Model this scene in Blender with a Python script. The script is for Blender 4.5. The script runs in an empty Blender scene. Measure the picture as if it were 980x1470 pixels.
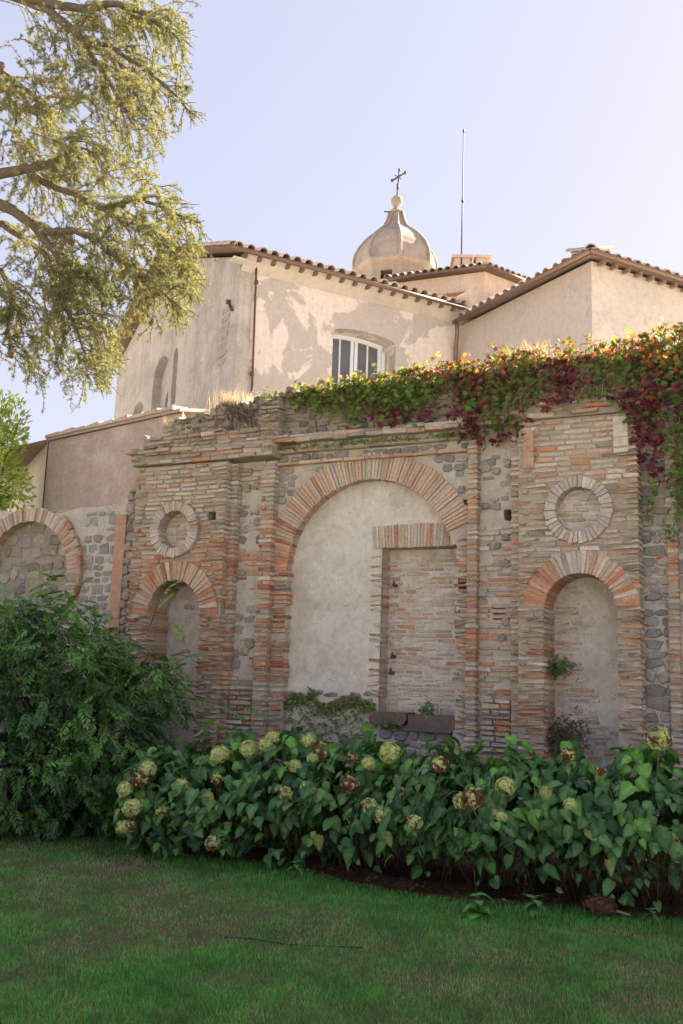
import bpy, bmesh, math, random
import numpy as np
from mathutils import Matrix, Vector

R = math.radians
rnd = random.Random(7)
rng = np.random.default_rng(7)
scene = bpy.context.scene
col = scene.collection

# ------------------------------------------------------------------ camera
FPX, PITCH, ROLL, CAMZ = 1450.0, 0.17546491, 0.03329987, 1.6
cp, sp, cr, sr = math.cos(PITCH), math.sin(PITCH), math.cos(ROLL), math.sin(ROLL)
FWD = np.array([0, cp, sp]); _U0 = np.array([0, -sp, cp]); _R0 = np.array([1.0, 0, 0])
RGT = cr * _R0 + sr * _U0
UPV = -sr * _R0 + cr * _U0
cam_data = bpy.data.cameras.new('camera')
cam_data.sensor_fit = 'VERTICAL'; cam_data.sensor_height = 36.0
cam_data.lens = 36.0 * FPX / 1470.0
cam_data.clip_start = 0.1; cam_data.clip_end = 2000
cam = bpy.data.objects.new('camera', cam_data); col.objects.link(cam)
cam.matrix_world = Matrix(((RGT[0], UPV[0], -FWD[0], 0), (RGT[1], UPV[1], -FWD[1], 0),
                           (RGT[2], UPV[2], -FWD[2], CAMZ), (0, 0, 0, 1)))
scene.camera = cam

# ------------------------------------------------------------------ sky, sun, exposure
SUN_AZ, SUN_EL = R(56), R(30)          # azimuth to the right of straight ahead (+Y)
world = bpy.data.worlds.new('World'); scene.world = world; world.use_nodes = True
nt = world.node_tree; nt.nodes.clear()
wo = nt.nodes.new('ShaderNodeOutputWorld'); wb = nt.nodes.new('ShaderNodeBackground')
sky = nt.nodes.new('ShaderNodeTexSky'); sky.sky_type = 'NISHITA'; sky.sun_disc = False
sky.sun_elevation = SUN_EL; sky.sun_rotation = SUN_AZ
sky.air_density = 1.0; sky.dust_density = 1.6; sky.ozone_density = 1.2; sky.altitude = 100
gam = nt.nodes.new('ShaderNodeGamma'); gam.inputs['Gamma'].default_value = 0.29
tin = nt.nodes.new('ShaderNodeMix'); tin.data_type = 'RGBA'; tin.blend_type = 'MULTIPLY'
tin.inputs[0].default_value = 1.0; tin.inputs[7].default_value = (1.01, 0.965, 1.09, 1)
nt.links.new(sky.outputs[0], gam.inputs[0]); nt.links.new(gam.outputs[0], tin.inputs[6])
nt.links.new(tin.outputs[2], wb.inputs[0]); nt.links.new(wb.outputs[0], wo.inputs[0])
wb.inputs[1].default_value = 0.094
sun_d = bpy.data.lights.new('sun', 'SUN'); sun_d.energy = 5.0; sun_d.angle = R(0.5); sun_d.color = (1.0, 0.90, 0.76)
sun = bpy.data.objects.new('sun', sun_d); col.objects.link(sun)
sdir = Vector((math.sin(SUN_AZ) * math.cos(SUN_EL), math.cos(SUN_AZ) * math.cos(SUN_EL), math.sin(SUN_EL)))
sun.rotation_euler = sdir.to_track_quat('Z', 'Y').to_euler()
sun.location = (20, 20, 30)
scene.view_settings.view_transform = 'Standard'; scene.view_settings.look = 'None'
scene.view_settings.gamma = 1.0; scene.view_settings.use_curve_mapping = False
scene.view_settings.exposure = 2.68
scene.cycles.max_bounces = 4; scene.cycles.diffuse_bounces = 3; scene.cycles.glossy_bounces = 2; scene.cycles.transmission_bounces = 3; scene.cycles.transparent_max_bounces = 8

# ------------------------------------------------------------------ helpers
def ray(x, y):
    return FWD + (x - 490) / FPX * RGT + (735 - y) / FPX * UPV
def at(x, y, Y):
    """the point seen at photo position x, y that stands Y metres ahead"""
    d = ray(x, y); p = d * (Y / d[1]); p[2] += CAMZ
    return p
def ground_at(x, y, z=0.0):
    d = ray(x, y); return d[:2] * ((z - CAMZ) / d[2])
def lerp_curve(pts):
    xs = np.array([p[0] for p in pts], float); ys = np.array([p[1] for p in pts], float)
    return lambda v: np.interp(v, xs, ys)

class MB:
    """collects geometry (with a per-vertex tint) and links it as one mesh"""
    def __init__(s): s.v = []; s.f = []; s.t = []; s.n = 0; s.sm = []
    def add(s, v, f, tint=(1, 1, 1), smooth=False):
        v = np.asarray(v, float).reshape(-1, 3)
        groups = f if isinstance(f, list) and len(f) and isinstance(f[0], np.ndarray) else None
        if groups is None:
            by = {}
            for q in f: by.setdefault(len(q), []).append(q)
            groups = [np.array(g) for g in by.values()]
        for g in groups: s.f.append(g + s.n); s.sm.append(np.full(len(g), smooth))
        t = np.asarray(tint, float)
        if t.ndim == 1: t = np.tile(t[:3], (len(v), 1))
        s.v.append(v); s.t.append(t[:, :3]); s.n += len(v)
        return s
    def inst(s, unit, mats, locs, tints):
        """unit = (verts, [face arrays]); mats (N,3,3), locs (N,3), tints (N,3)"""
        uv, uf = unit[0], unit[1]
        N, k = len(locs), len(uv)
        if N == 0: return s
        v = np.einsum('nij,kj->nki', mats, uv) + np.asarray(locs)[:, None, :]
        off = (np.arange(N) * k)[:, None, None]
        fs = [(np.asarray(g)[None] + off).reshape(-1, np.asarray(g).shape[1]) for g in uf]
        t = np.repeat(np.asarray(tints)[:, None, :], k, 1)
        if len(unit) > 2: t = t * unit[2][None]
        return s.add(v.reshape(-1, 3), fs, t.reshape(-1, 3))
    def box(s, x0, x1, y0, y1, z0, z1, tint=(1, 1, 1), jit=0):
        v = np.array([(x, y, z) for x in (x0, x1) for y in (y0, y1) for z in (z0, z1)], float)
        if jit: v += rng.uniform(-jit, jit, v.shape)
        return s.add(v, BOXF, tint)
    def tube(s, pts, rad, n=6, tint=(1, 1, 1), cap=True):
        p = np.asarray(pts, float); r = np.broadcast_to(np.asarray(rad, float), (len(p),))
        tg = np.gradient(p, axis=0); tg /= np.linalg.norm(tg, axis=1)[:, None] + 1e-9
        ref = np.array([0, 0, 1.0]) if abs(tg[0][2]) < .9 else np.array([1.0, 0, 0])
        u = np.cross(tg, ref); u /= np.linalg.norm(u, axis=1)[:, None] + 1e-9
        w = np.cross(tg, u)
        a = np.linspace(0, 2 * np.pi, n, endpoint=False)
        ring = p[:, None] + r[:, None, None] * (np.cos(a)[None, :, None] * u[:, None] + np.sin(a)[None, :, None] * w[:, None])
        m = len(p); i = np.arange(m - 1)[:, None] * n; j = np.arange(n)[None]; k = (j + 1) % n
        q = np.stack([i + j, i + k, i + n + k, i + n + j], -1).reshape(-1, 4)
        f = [q]
        if cap: f += [np.arange(n)[::-1][None], (np.arange(n) + (m - 1) * n)[None]]
        return s.add(ring.reshape(-1, 3), f, tint, True)
    def mesh(s, name, m=None, smooth=False):
        me = bpy.data.meshes.new(name)
        if s.n:
            v = np.concatenate(s.v); t = np.concatenate(s.t)
            me.vertices.add(len(v)); me.vertices.foreach_set('co', v.ravel().astype(np.float32))
            li = np.concatenate([g.ravel() for g in s.f]).astype(np.int32)
            lt = np.concatenate([np.full(len(g), g.shape[1]) for g in s.f]).astype(np.int32)
            ls = np.concatenate([[0], np.cumsum(lt)[:-1]]).astype(np.int32)
            me.loops.add(len(li)); me.loops.foreach_set('vertex_index', li)
            me.polygons.add(len(lt)); me.polygons.foreach_set('loop_start', ls)
            me.polygons.foreach_set('loop_total', lt)
            me.polygons.foreach_set('use_smooth', np.concatenate(s.sm) | bool(smooth))
            at_ = me.attributes.new('tint', 'FLOAT_COLOR', 'POINT')
            at_.data.foreach_set('color', np.concatenate([t, np.ones((len(t), 1))], 1).ravel().astype(np.float32))
            me.update(calc_edges=True)
        if m is not None: me.materials.append(m)
        return me
    def build(s, name, m, parent=None, smooth=False, **kw):
        return ob(name, s.mesh(name, m, smooth), parent, **kw)
BOXF = [np.array([(0, 1, 3, 2), (4, 6, 7, 5), (0, 4, 5, 1), (2, 3, 7, 6), (0, 2, 6, 4), (1, 5, 7, 3)])]

def ob(name, me, parent=None, loc=None, rot=None, scale=None, kind=None):
    o = bpy.data.objects.new(name, me); col.objects.link(o)
    if parent is not None: o.parent = parent
    if loc is not None: o.location = loc
    if rot is not None: o.rotation_euler = rot
    if scale is not None: o.scale = scale
    if kind: o['kind'] = kind
    return o
def thing(name, label, cat, loc=(0, 0, 0), rz=0.0, group=None):
    o = ob(name, None, None, loc, (0, 0, rz)); o.empty_display_size = 0.2
    return tag(o, label, cat, group)
def tag(o, label, cat, group=None):
    o['label'] = label; o['category'] = cat
    if group: o['group'] = group
    return o
def structure(o): o['kind'] = 'structure'; return o

def frames(axis, up):
    """rotation matrices whose x is axis and whose z is close to up"""
    a = axis / (np.linalg.norm(axis, axis=1)[:, None] + 1e-9)
    y = np.cross(up, a); y /= np.linalg.norm(y, axis=1)[:, None] + 1e-9
    z = np.cross(a, y)
    return np.stack([a, y, z], -1)
def euler_of(m3): return Matrix([list(r) for r in m3]).to_euler()
def cut(me, cutters):
    """boolean difference: openings cut into a closed mesh"""
    o = bpy.data.objects.new('tmp', me); col.objects.link(o); tmp = [o]
    for c in cutters:
        co = bpy.data.objects.new('tmpc', c.mesh('c')); col.objects.link(co); tmp.append(co)
        md = o.modifiers.new('b', 'BOOLEAN'); md.operation = 'DIFFERENCE'; md.object = co; md.solver = 'EXACT'
    dg = bpy.context.evaluated_depsgraph_get(); dg.update()
    res = bpy.data.meshes.new_from_object(o.evaluated_get(dg))
    for t in tmp: bpy.data.objects.remove(t)
    return res
def prism(poly, y0, y1):
    """closed prism of an x-z outline (counter-clockwise seen from -y)"""
    n = len(poly); mb = MB()
    v = [(x, y0, z) for x, z in poly] + [(x, y1, z) for x, z in poly]
    f = [tuple(range(n)), tuple(range(2 * n - 1, n - 1, -1))] + [((i + 1) % n, i, n + i, n + (i + 1) % n) for i in range(n)]
    return mb.add(v, f)
def arch_poly(c, h, z0, zs, n=18, rise=None):
    k = h if rise is None else rise
    return [(c - h, z0), (c + h, z0)] + [(c + h * math.cos(t), zs + k * math.sin(t)) for t in np.linspace(0, math.pi, n)]
def circ_poly(c, z, r, n=28):
    return [(c + r * math.cos(t), z + r * math.sin(t)) for t in np.linspace(0, 2 * math.pi, n, endpoint=False)]

# ------------------------------------------------------------------ materials
class NG:
    def __init__(s, name):
        s.m = bpy.data.materials.new(name); s.m.use_nodes = True; s.t = s.m.node_tree; s.t.nodes.clear()
        s.out = s.n('OutputMaterial')
    def n(s, k, **kw):
        x = s.t.nodes.new('ShaderNode' + k)
        for a, b in kw.items(): setattr(x, a, b)
        return x
    def l(s, a, b): s.t.links.new(a, b)
    def pos(s, scale=(1, 1, 1), obj=False):
        g = s.n('TexCoord').outputs['Object'] if obj else s.n('NewGeometry').outputs['Position']
        mp = s.n('Mapping'); mp.inputs['Scale'].default_value = scale; s.l(g, mp.inputs[0]); return mp.outputs[0]
    def noise(s, vec, scale, detail=4, rough=.6, dist=0):
        x = s.n('TexNoise'); x.inputs['Scale'].default_value = scale; x.inputs['Detail'].default_value = detail
        x.inputs['Roughness'].default_value = rough; x.inputs['Distortion'].default_value = dist
        s.l(vec, x.inputs['Vector']); return x.outputs['Fac']
    def ramp(s, fac, stops):
        x = s.n('ValToRGB'); e = x.color_ramp.elements
        while len(e) < len(stops): e.new(0.5)
        for el, (p, c) in zip(e, stops):
            el.position = p; el.color = (c, c, c, 1) if not hasattr(c, '__len__') else (*c, 1)
        s.l(fac, x.inputs[0]); return x.outputs[0]
    def mix(s, fac, a, b, mode='MIX'):
        x = s.n('Mix'); x.data_type = 'RGBA'; x.blend_type = mode
        for sock, val in ((x.inputs[0], fac), (x.inputs[6], a), (x.inputs[7], b)):
            if hasattr(val, 'is_linked') or hasattr(val, 'links'): s.l(val, sock)
            elif hasattr(val, '__len__'): sock.default_value = (*val, 1)
            else: sock.default_value = val
        return x.outputs[2]
    def tint(s):
        x = s.n('Attribute'); x.attribute_name = 'tint'; return x.outputs['Color']
    def bump(s, h, strength, dist):
        x = s.n('Bump'); x.inputs['Strength'].default_value = strength; x.inputs['Distance'].default_value = dist
        s.l(h, x.inputs['Height']); return x.outputs[0]
    def bsdf(s, c, rough=.9, normal=None, spec=.25, metal=0):
        b = s.n('BsdfPrincipled')
        if hasattr(c, 'links'): s.l(c, b.inputs['Base Color'])
        else: b.inputs['Base Color'].default_value = (*c, 1)
        if hasattr(rough, 'links'): s.l(rough, b.inputs['Roughness'])
        else: b.inputs['Roughness'].default_value = rough
        b.inputs['Specular IOR Level'].default_value = spec; b.inputs['Metallic'].default_value = metal
        if normal is not None: s.l(normal, b.inputs['Normal'])
        return b.outputs[0]
    def done(s, sh): s.l(sh, s.out.inputs[0]); return s.m

def masonry(name, var=.45, grime=(.36, .33, .29), gamt=.45, bs=1.0, moss=0.0, smear=.0):
    """tint attribute, mottled, with lime and dirt patches and a rough surface"""
    g = NG(name); p = g.pos()
    n1 = g.noise(p, 42, 5); n2 = g.noise(p, 2.6, 5, .65); n3 = g.noise(p, 160, 3); n4 = g.noise(p, 9, 4, .7)
    c = g.mix(1.0, g.tint(), g.ramp(n1, [(.25, 1 - var), (.55, 1.0), (.8, 1 + var * .45)]), 'MULTIPLY')
    c = g.mix(g.ramp(n2, [(.42, 0), (.62, gamt)]), c, grime)
    c = g.mix(g.ramp(n4, [(.58, 0), (.72, gamt * .8)]), c, (.55, .50, .43))
    if moss: c = g.mix(g.ramp(g.noise(p, 5, 5, .7), [(.52, 0), (.68, moss)]), c, (.15, .14, .07))
    c = g.mix(g.ramp(g.noise(g.pos((3, 3, .5)), 1.3, 5, .65), [(.52, 0), (.74, gamt * 1.1)]), c, (.20, .175, .14))
    c = g.mix(g.ramp(n3, [(.60, 0), (.74, .45)]), c, (.18, .15, .12))
    c = g.mix(g.ramp(g.noise(p, 3.7, 6, .72, .4), [(.56, 0), (.64, smear)]), c, (.55, .485, .40))
    h = g.mix(.5, n1, n3)
    return g.done(g.bsdf(c, .92, g.bump(h, .8 * bs, .014), .15))
def plaster(name, c0, c1, c2, scale=1.5, bs=.6, stops=((.35, 0), (.65, 1)), speck=True, streak=0.0):
    g = NG(name); p = g.pos(); 
    n1 = g.noise(p, scale, 6, .65, .6); n2 = g.noise(p, 14, 6, .7); n3 = g.noise(p, 70, 4); n5 = g.noise(p, scale * 2.7, 5, .7)
    c = g.mix(g.ramp(n1, [(stops[0][0], 0), (stops[1][0], 1)]), c0, c1)
    c = g.mix(g.ramp(n5, [(.5, 0), (.7, .8)]), c, c2)
    c = g.mix(1.0, c, g.ramp(n2, [(.2, .72), (.5, 1.0), (.8, 1.15)]), 'MULTIPLY')
    if streak:
        n6 = g.noise(g.pos((6, 6, .35)), 1.2, 4, .6)
        c = g.mix(g.ramp(n6, [(.5, 0), (.75, streak)]), c, tuple(x * .6 for x in c1))
    if speck:
        v = g.n('TexVoronoi'); v.inputs['Scale'].default_value = 11; g.l(p, v.inputs['Vector'])
        c = g.mix(g.ramp(v.outputs['Distance'], [(.06, .75), (.11, 0)]), c, (.16, .14, .12))
    return g.done(g.bsdf(c, .93, g.bump(g.mix(.5, n2, n3), bs, .02), .12))
def leafmat(name, trans=.3, gloss=.35, rough=.45, tr_c=(1.2, 1.3, .5), var=.3):
    g = NG(name); c = g.mix(1.0, g.tint(), g.ramp(g.noise(g.pos(), 30, 3), [(.2, 1 - var), (.8, 1 + var)]), 'MULTIPLY')
    b = g.bsdf(c, rough, None, gloss)
    if not trans: return g.done(b)
    t = g.n('BsdfTranslucent'); g.l(g.mix(1.0, c, tr_c, 'MULTIPLY'), t.inputs[0])
    m = g.n('MixShader'); m.inputs[0].default_value = trans; g.l(b, m.inputs[1]); g.l(t.outputs[0], m.inputs[2])
    return g.done(m.outputs[0])
def simple(name, c, rough=.6, metal=0, spec=.3, var=.25, scale=25, bs=.15):
    g = NG(name); n = g.noise(g.pos(), scale, 4)
    cc = g.mix(1.0, c, g.ramp(n, [(.25, 1 - var), (.75, 1 + var)]), 'MULTIPLY')
    return g.done(g.bsdf(cc, rough, g.bump(n, bs, .01), spec, metal))

def stucco_facade(name, th, cc=((.73, .64, .585), (.66, .58, .525))):
    """old cream paint flaking off a grey render"""
    g = NG(name); p = g.pos(obj=True)
    n1 = g.noise(g.pos((1, 1, .9), True), .8, 8, .6, .5); n2 = g.noise(p, 9, 6, .7); n3 = g.noise(p, 45, 4)
    nb = g.noise(p, .35, 3, .5)
    zz = g.n('SeparateXYZ'); g.l(p, zz.inputs[0]); mr = g.n('MapRange'); mr.inputs[1].default_value = 7.4; mr.inputs[2].default_value = 10.6; mr.inputs[3].default_value = .57; mr.inputs[4].default_value = .46; g.l(zz.outputs[2], mr.inputs[0])
    f = g.mix(.30, g.mix(.25, n1, nb), mr.outputs[0])
    grey = g.mix(g.noise(p, 3, 4), (.43, .385, .345), (.52, .465, .42))
    cream = g.mix(g.noise(p, 1.3, 4), cc[0], cc[1])
    st = g.noise(g.pos((5, 5, .3), True), 1.4, 6, .7)
    cream = g.mix(g.ramp(st, [(.48, 0), (.75, .45)]), cream, tuple(.82 * x for x in cc[1]))
    c = g.mix(g.ramp(f, [(th, 0), (th + .008, 1)]), cream, grey)
    c = g.mix(1.0, c, g.ramp(n2, [(.2, .76), (.5, 1.0), (.8, 1.08)]), 'MULTIPLY')
    c = g.mix(g.ramp(n3, [(.70, 0), (.76, .5)]), c, (.35, .30, .26))
    h = g.mix(.35, g.ramp(f, [(th, 1), (th + .008, .2)]), n2)
    return g.done(g.bsdf(c, .93, g.bump(h, .5, .02), .12))

M = {}
M['brick'] = masonry('brick', .45, (.48, .42, .35), .34, 1.2, 0, .7)
M['voussoir'] = masonry('voussoir_brick', .42, (.50, .43, .36), .30, 1.2, 0, .4)
M['stone'] = masonry('rubble_stone', .5, (.40, .37, .31), .45, 1.4, 0, .6)
M['attic_stone'] = masonry('attic_stone', .5, (.30, .27, .20), .5, 1.6, .5)
M['mortar'] = plaster('mortar', (.47, .43, .37), (.55, .51, .45), (.38, .345, .29), 2.2, .9)
M['joint'] = plaster('shaded_joint_mortar', (.36, .305, .24), (.45, .39, .315), (.28, .235, .18), 2.6, 1.0)  # recess shadow between the bricks put into this darker mortar colour
M['lunette'] = plaster('lunette_plaster', (.62, .585, .52), (.50, .46, .385), (.68, .65, .61), 1.7, .6, ((.42, 0), (.62, 1)))
M['niche_plaster'] = plaster('niche_plaster', (.58, .51, .42), (.70, .66, .62), (.38, .325, .25), 2.6, 1.2)
M['earthy'] = plaster('earthy_mortar', (.30, .26, .205), (.40, .355, .29), (.22, .195, .14), 2.5, 1.0)
M['facade'] = stucco_facade('facade_stucco', .490)
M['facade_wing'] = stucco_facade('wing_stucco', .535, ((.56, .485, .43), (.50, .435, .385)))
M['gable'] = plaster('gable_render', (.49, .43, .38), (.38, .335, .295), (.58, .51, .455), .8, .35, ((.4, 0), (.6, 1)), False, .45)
M['brown_stucco'] = plaster('brown_stucco', (.40, .315, .26), (.45, .355, .30), (.60, .52, .46), .45, .9, ((.35, 0), (.6, 1)), False, .2)
M['cream_wall'] = plaster('cream_wall', (.62, .56, .46), (.55, .50, .42), (.66, .60, .52), .8, .3, ((.4, 0), (.6, 1)), False)
M['dome'] = plaster('dome_stone', (.42, .345, .285), (.33, .27, .22), (.47, .40, .335), .9, .4, ((.4, 0), (.6, 1)), False, .4)
M['octagon'] = plaster('octagon_stucco', (.74, .56, .43), (.66, .50, .39), (.78, .64, .52), .6, .3, ((.4, 0), (.6, 1)), False, .35)
M['tile'] = masonry('roof_tile', .4, (.44, .38, .30), .5)
M['wood'] = simple('eave_wood', (.19, .13, .095), .8)
M['gutter'] = simple('brown_gutter', (.20, .13, .10), .5, .3)
M['iron'] = simple('rusty_iron', (.16, .07, .045), .8, .2)
M['wrought'] = simple('wrought_iron', (.10, .085, .085), .6, .5)
M['paint'] = simple('pale_blue_paint', (.66, .70, .76), .5, 0, .3, .06)
M['glass'] = (lambda g: g.done(g.bsdf((.11, .11, .12), .12, g.bump(g.noise(g.pos(), 2.0, 2), .12, .05), .8)))(NG('window_glass'))
M['terracotta'] = plaster('terracotta_render', (.48, .29, .20), (.42, .25, .17), (.52, .38, .29), 2.0, .4)
M['sill'] = masonry('basalt_sill', .4, (.20, .16, .14), .3)
M['leaf'] = leafmat('leaf', .25, .35, .5)
M['hleaf'] = leafmat('hydrangea_leaf', .2, .2, .6, (1.1, 1.3, .5), .4)
M['creeper'] = leafmat('creeper_leaf', .42, .2, .6, (1.5, 1.15, .6))
M['needle'] = leafmat('cedar_needle', .45, .15, .7, (1.25, 1.15, .6), .2)
M['grass'] = leafmat('grass_blade', .2, .15, .6, (1.1, 1.2, .5), .35)
M['straw'] = leafmat('dry_grass', .45, .1, .8, (1.1, 1.0, .8), .2)
M['floret'] = leafmat('floret', .25, .1, .7, (1.1, 1.1, .7), .25)
M['bark'] = masonry('bark', .5, (.16, .13, .10), .4, 2)
M['stem'] = masonry('stem', .4, (.15, .10, .07), .3, 1)

# ------------------------------------------------------------------ ground, lawn, garden bed
def vnoise(x, y, sc, seed=0):
    """cheap smooth noise in about -1..1"""
    r = np.random.default_rng(seed); o = np.zeros_like(np.asarray(x, float))
    for k in range(7):
        a = r.uniform(0, 2 * np.pi); w = sc * r.uniform(.6, 2.2); ph = r.uniform(0, 6.28)
        o = o + np.sin((x * np.cos(a) + y * np.sin(a)) * w + ph + 1.5 * np.sin((x * np.sin(a) - y * np.cos(a)) * w * .6 + ph * 2))
    return o / 4.0
edge_px = [(0, 1190), (100, 1196), (180, 1214), (300, 1233), (420, 1246), (510, 1274), (600, 1290), (700, 1300), (800, 1304), (880, 1314), (980, 1326)]
epts = [tuple(ground_at(*p)) for p in edge_px]
epts = [(-16, epts[0][1] + 2.2), (epts[0][0] - 1.5, epts[0][1] + .3)] + epts + [(epts[-1][0] + 1.2, epts[-1][1] - .5), (16, epts[-1][1] - 3)]
Yedge = lerp_curve(epts)

g = NG('bounce_gravel'); p = g.pos(); n1 = g.noise(p, 60, 3); n2 = g.noise(p, .4, 4)  # unseen pale ground behind the camera, added to bounce sunlight onto the wall
c = g.mix(n2, (.58, .53, .44), (.50, .46, .37)); c = g.mix(1.0, c, g.ramp(n1, [(.3, .7), (.7, 1.2)]), 'MULTIPLY')
gm = g.done(g.bsdf(c, .95, g.bump(n1, .5, .02), .1))
mb = MB(); mb.add([(-300, -300, -.03), (300, -300, -.03), (300, 300, -.03), (-300, 300, -.03)], [(0, 1, 2, 3)])
structure(mb.build('ground', gm))

g = NG('turf_soil'); p = g.pos(); n1 = g.noise(p, 35, 5, .7); n2 = g.noise(p, 1.2, 4)
c = g.mix(g.ramp(n2, [(.35, 0), (.65, 1)]), (.07, .13, .045), (.16, .13, .08)); c = g.mix(1.0, c, g.ramp(n1, [(.3, .6), (.7, 1.3)]), 'MULTIPLY')
lm = g.done(g.bsdf(c, .95, g.bump(n1, .8, .02), .1))
xs = np.linspace(-16, 16, 161); mb = MB()
ys0 = np.full_like(xs, 2.6); ye = Yedge(xs) + .03 * vnoise(xs, xs * 0, 3, 5) + .05  # lawn ends early out of view, leaving more pale ground to bounce sun
v = np.concatenate([np.stack([xs, ys0, xs * 0], 1), np.stack([xs, ye, xs * 0], 1)]); n = len(xs)
mb.add(v, [np.array([(i, i + 1, n + i + 1, n + i) for i in range(n - 1)])])
structure(mb.build('lawn', lm))

g = NG('bed_soil'); p = g.pos(); n1 = g.noise(p, 22, 6, .75); n2 = g.noise(p, 3, 4)
c = g.mix(g.ramp(n2, [(.4, 0), (.6, 1)]), (.055, .030, .018), (.105, .062, .038)); c = g.mix(1.0, c, g.ramp(n1, [(.3, .5), (.7, 1.5)]), 'MULTIPLY')
sm = g.done(g.bsdf(c, .95, g.bump(n1, 1.0, .03), .1))
nx, ny = 260, 46; X = np.linspace(-16, 16, nx); mb = MB(); W = []
for j in range(ny):
    t = j / (ny - 1); y0 = Yedge(X) - .03; y1 = 12.6 - X * math.tan(.4532)
    Yr = y0 + (np.maximum(y1, y0 + .5) - y0) * t
    Z = .012 + .05 * min(1, t * 8) + .018 * vnoise(X * 1.0, Yr, 9, 11) * min(1, t * 10) + .02 * rng.uniform(-1, 1, nx) * min(1, t * 10)
    W.append(np.stack([X, Yr, Z], 1))
mb.add(np.concatenate(W), [np.array([(j * nx + i, j * nx + i + 1, (j + 1) * nx + i + 1, (j + 1) * nx + i) for j in range(ny - 1) for i in range(nx - 1)])])
structure(mb.build('garden_bed', sm, None, True))

def blades(X, Y, h, w, tint, z=0.0, lean=.5):
    N = len(X); a = rng.uniform(0, 2 * np.pi, N); b = rng.uniform(0, 2 * np.pi, N); ln = rng.uniform(.1, 1, N) * lean * h
    base = np.stack([X, Y, np.broadcast_to(z, X.shape)], 1)
    sd = np.stack([np.cos(a), np.sin(a), 0 * a], 1) * (w * .5)[:, None]
    le = np.stack([np.cos(b), np.sin(b), 0 * b], 1)
    mid = base + le * (ln * .35)[:, None] + np.array([0, 0, 1.0]) * (h * .6)[:, None]
    tip = base + le * ln[:, None] + np.array([0, 0, 1.0]) * h[:, None]
    V = np.stack([base - sd, base + sd, mid + sd * .8, mid - sd * .8, tip], 1).reshape(-1, 3)
    o = (np.arange(N) * 5)[:, None]
    return V, [np.array([[0, 1, 2, 3]]) + o, np.array([[3, 2, 4]]) + o], np.repeat(tint, 5, 0)
N = 330000
Yg = 4.2 + 9.0 * rng.uniform(0, 1, N) ** 1.55; Xg = rng.uniform(-1, 1, N) * (.37 * Yg + .35)
d = Yedge(Xg) - Yg
keep = d > -.06 * rng.uniform(0, 1, N) + .03 * vnoise(Xg, Yg, 5, 3)
Xg, Yg, d = Xg[keep], Yg[keep], d[keep]
dry = np.clip((.42 * vnoise(Xg, Yg, 1.5, 21) + .34 * vnoise(Xg, Yg, 5, 22)) * np.clip((Yg - 4.6) / 1.2, .3, 1) + .42 - .7 * np.exp(-np.maximum(d, 0) / .7), 0, 1)
thin = rng.uniform(0, 1, len(Xg)) > dry * .45
Xg, Yg, d, dry = Xg[thin], Yg[thin], d[thin], dry[thin]
u = rng.uniform(0, 1, len(Xg)); isdry = (u < dry * .75)
green = np.array([.125, .36, .075])[None] * rng.uniform(.65, 1.35, (len(Xg), 1)) + np.array([.02, .012, .0]) * rng.uniform(0, 1, (len(Xg), 1))
straw = np.array([.36, .29, .15])[None] * rng.uniform(.55, 1.35, (len(Xg), 1))
tg = np.where(isdry[:, None], straw, green) * (1 + .22 * vnoise(Xg, Yg, 7, 31) + .16 * vnoise(Xg, Yg, 22, 32))[:, None]
hg = rng.uniform(.018, .042, len(Xg)) * (1 - .35 * dry) + .014 * np.exp(-np.maximum(d, 0) / .12)
mb = MB(); mb.add(*blades(Xg, Yg, hg, rng.uniform(.0024, .0045, len(Xg)) * (1 + .06 * (Yg - 4)), tg, .001, .8))
o = mb.build('lawn_grass', M['grass'], None, kind='stuff'); tag(o, 'short mown green lawn with dry straw patches', 'grass')

# ------------------------------------------------------------------ the garden wall
WA = 0.45319314
W0 = np.array([0.0, 12.0, 0.0])
WT = np.array([math.cos(WA), -math.sin(WA), 0]); WN = np.array([-math.sin(WA), -math.cos(WA), 0])
def WL(s, d, z): return W0 + s * WT + d * WN + np.array([0, 0, z])
wall = thing('garden_wall', 'ruined brick and stone garden wall with blind arch, round niches and crumbling top', 'wall', tuple(W0), -WA)

PAL = {  # brick colours
 'pale': (.61, .51, .42), 'buff': (.585, .42, .31), 'pink': (.60, .365, .25), 'grey': (.51, .47, .415),
 'orange': (.58, .245, .125), 'red': (.43, .155, .09), 'dull': (.46, .32, .225), 'light': (.67, .595, .51), 'dirty': (.37, .33, .28), 'sooty': (.29, .255, .21)}
SPAL = {'blue': (.24, .245, .255), 'slate': (.31, .31, .305), 'tuff': (.36, .32, .255), 'dark': (.19, .165, .14), 'warm': (.47, .39, .30), 'white': (.50, .46, .41)}
def pick(w):
    r = rnd.uniform(0, sum(w.values()))
    for k, x in w.items():
        r -= x
        if r <= 0: return k
    return k
PALE = dict(pale=3.5, grey=4.5, dirty=1.2, buff=2, light=2, pink=1, orange=.25)
MIDW = dict(pale=2, dirty=.8, buff=2.6, pink=3, grey=1.2, orange=1.6, dull=1)
WARM = dict(orange=3.2, red=2.0, pink=3, buff=2.4, dull=1.2, pale=.6)
def pal_left(s, z):
    if z > 3.75: return pick(PALE)
    if z > 3.35: return pick(MIDW if rnd.random() < .6 else PALE)
    if z > 1.75: return pick(WARM if rnd.random() < .72 else MIDW)
    return pick(MIDW if rnd.random() < .65 else PALE)
def pal_right(s, z):
    if z > 3.1: return pick(PALE if rnd.random() < .85 else MIDW)
    if z > 1.35: return pick(MIDW if rnd.random() < .6 else (WARM if rnd.random() < .5 else PALE))
    return pick(PALE if rnd.random() < .7 else MIDW)
def pal_pale(s, z): return pick(PALE)
def pal_attic(s, z): return pick(dict(dull=2.5, buff=1.5, grey=2, dirty=3, sooty=1.5, pale=1, pink=.8, orange=.3))

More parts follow.
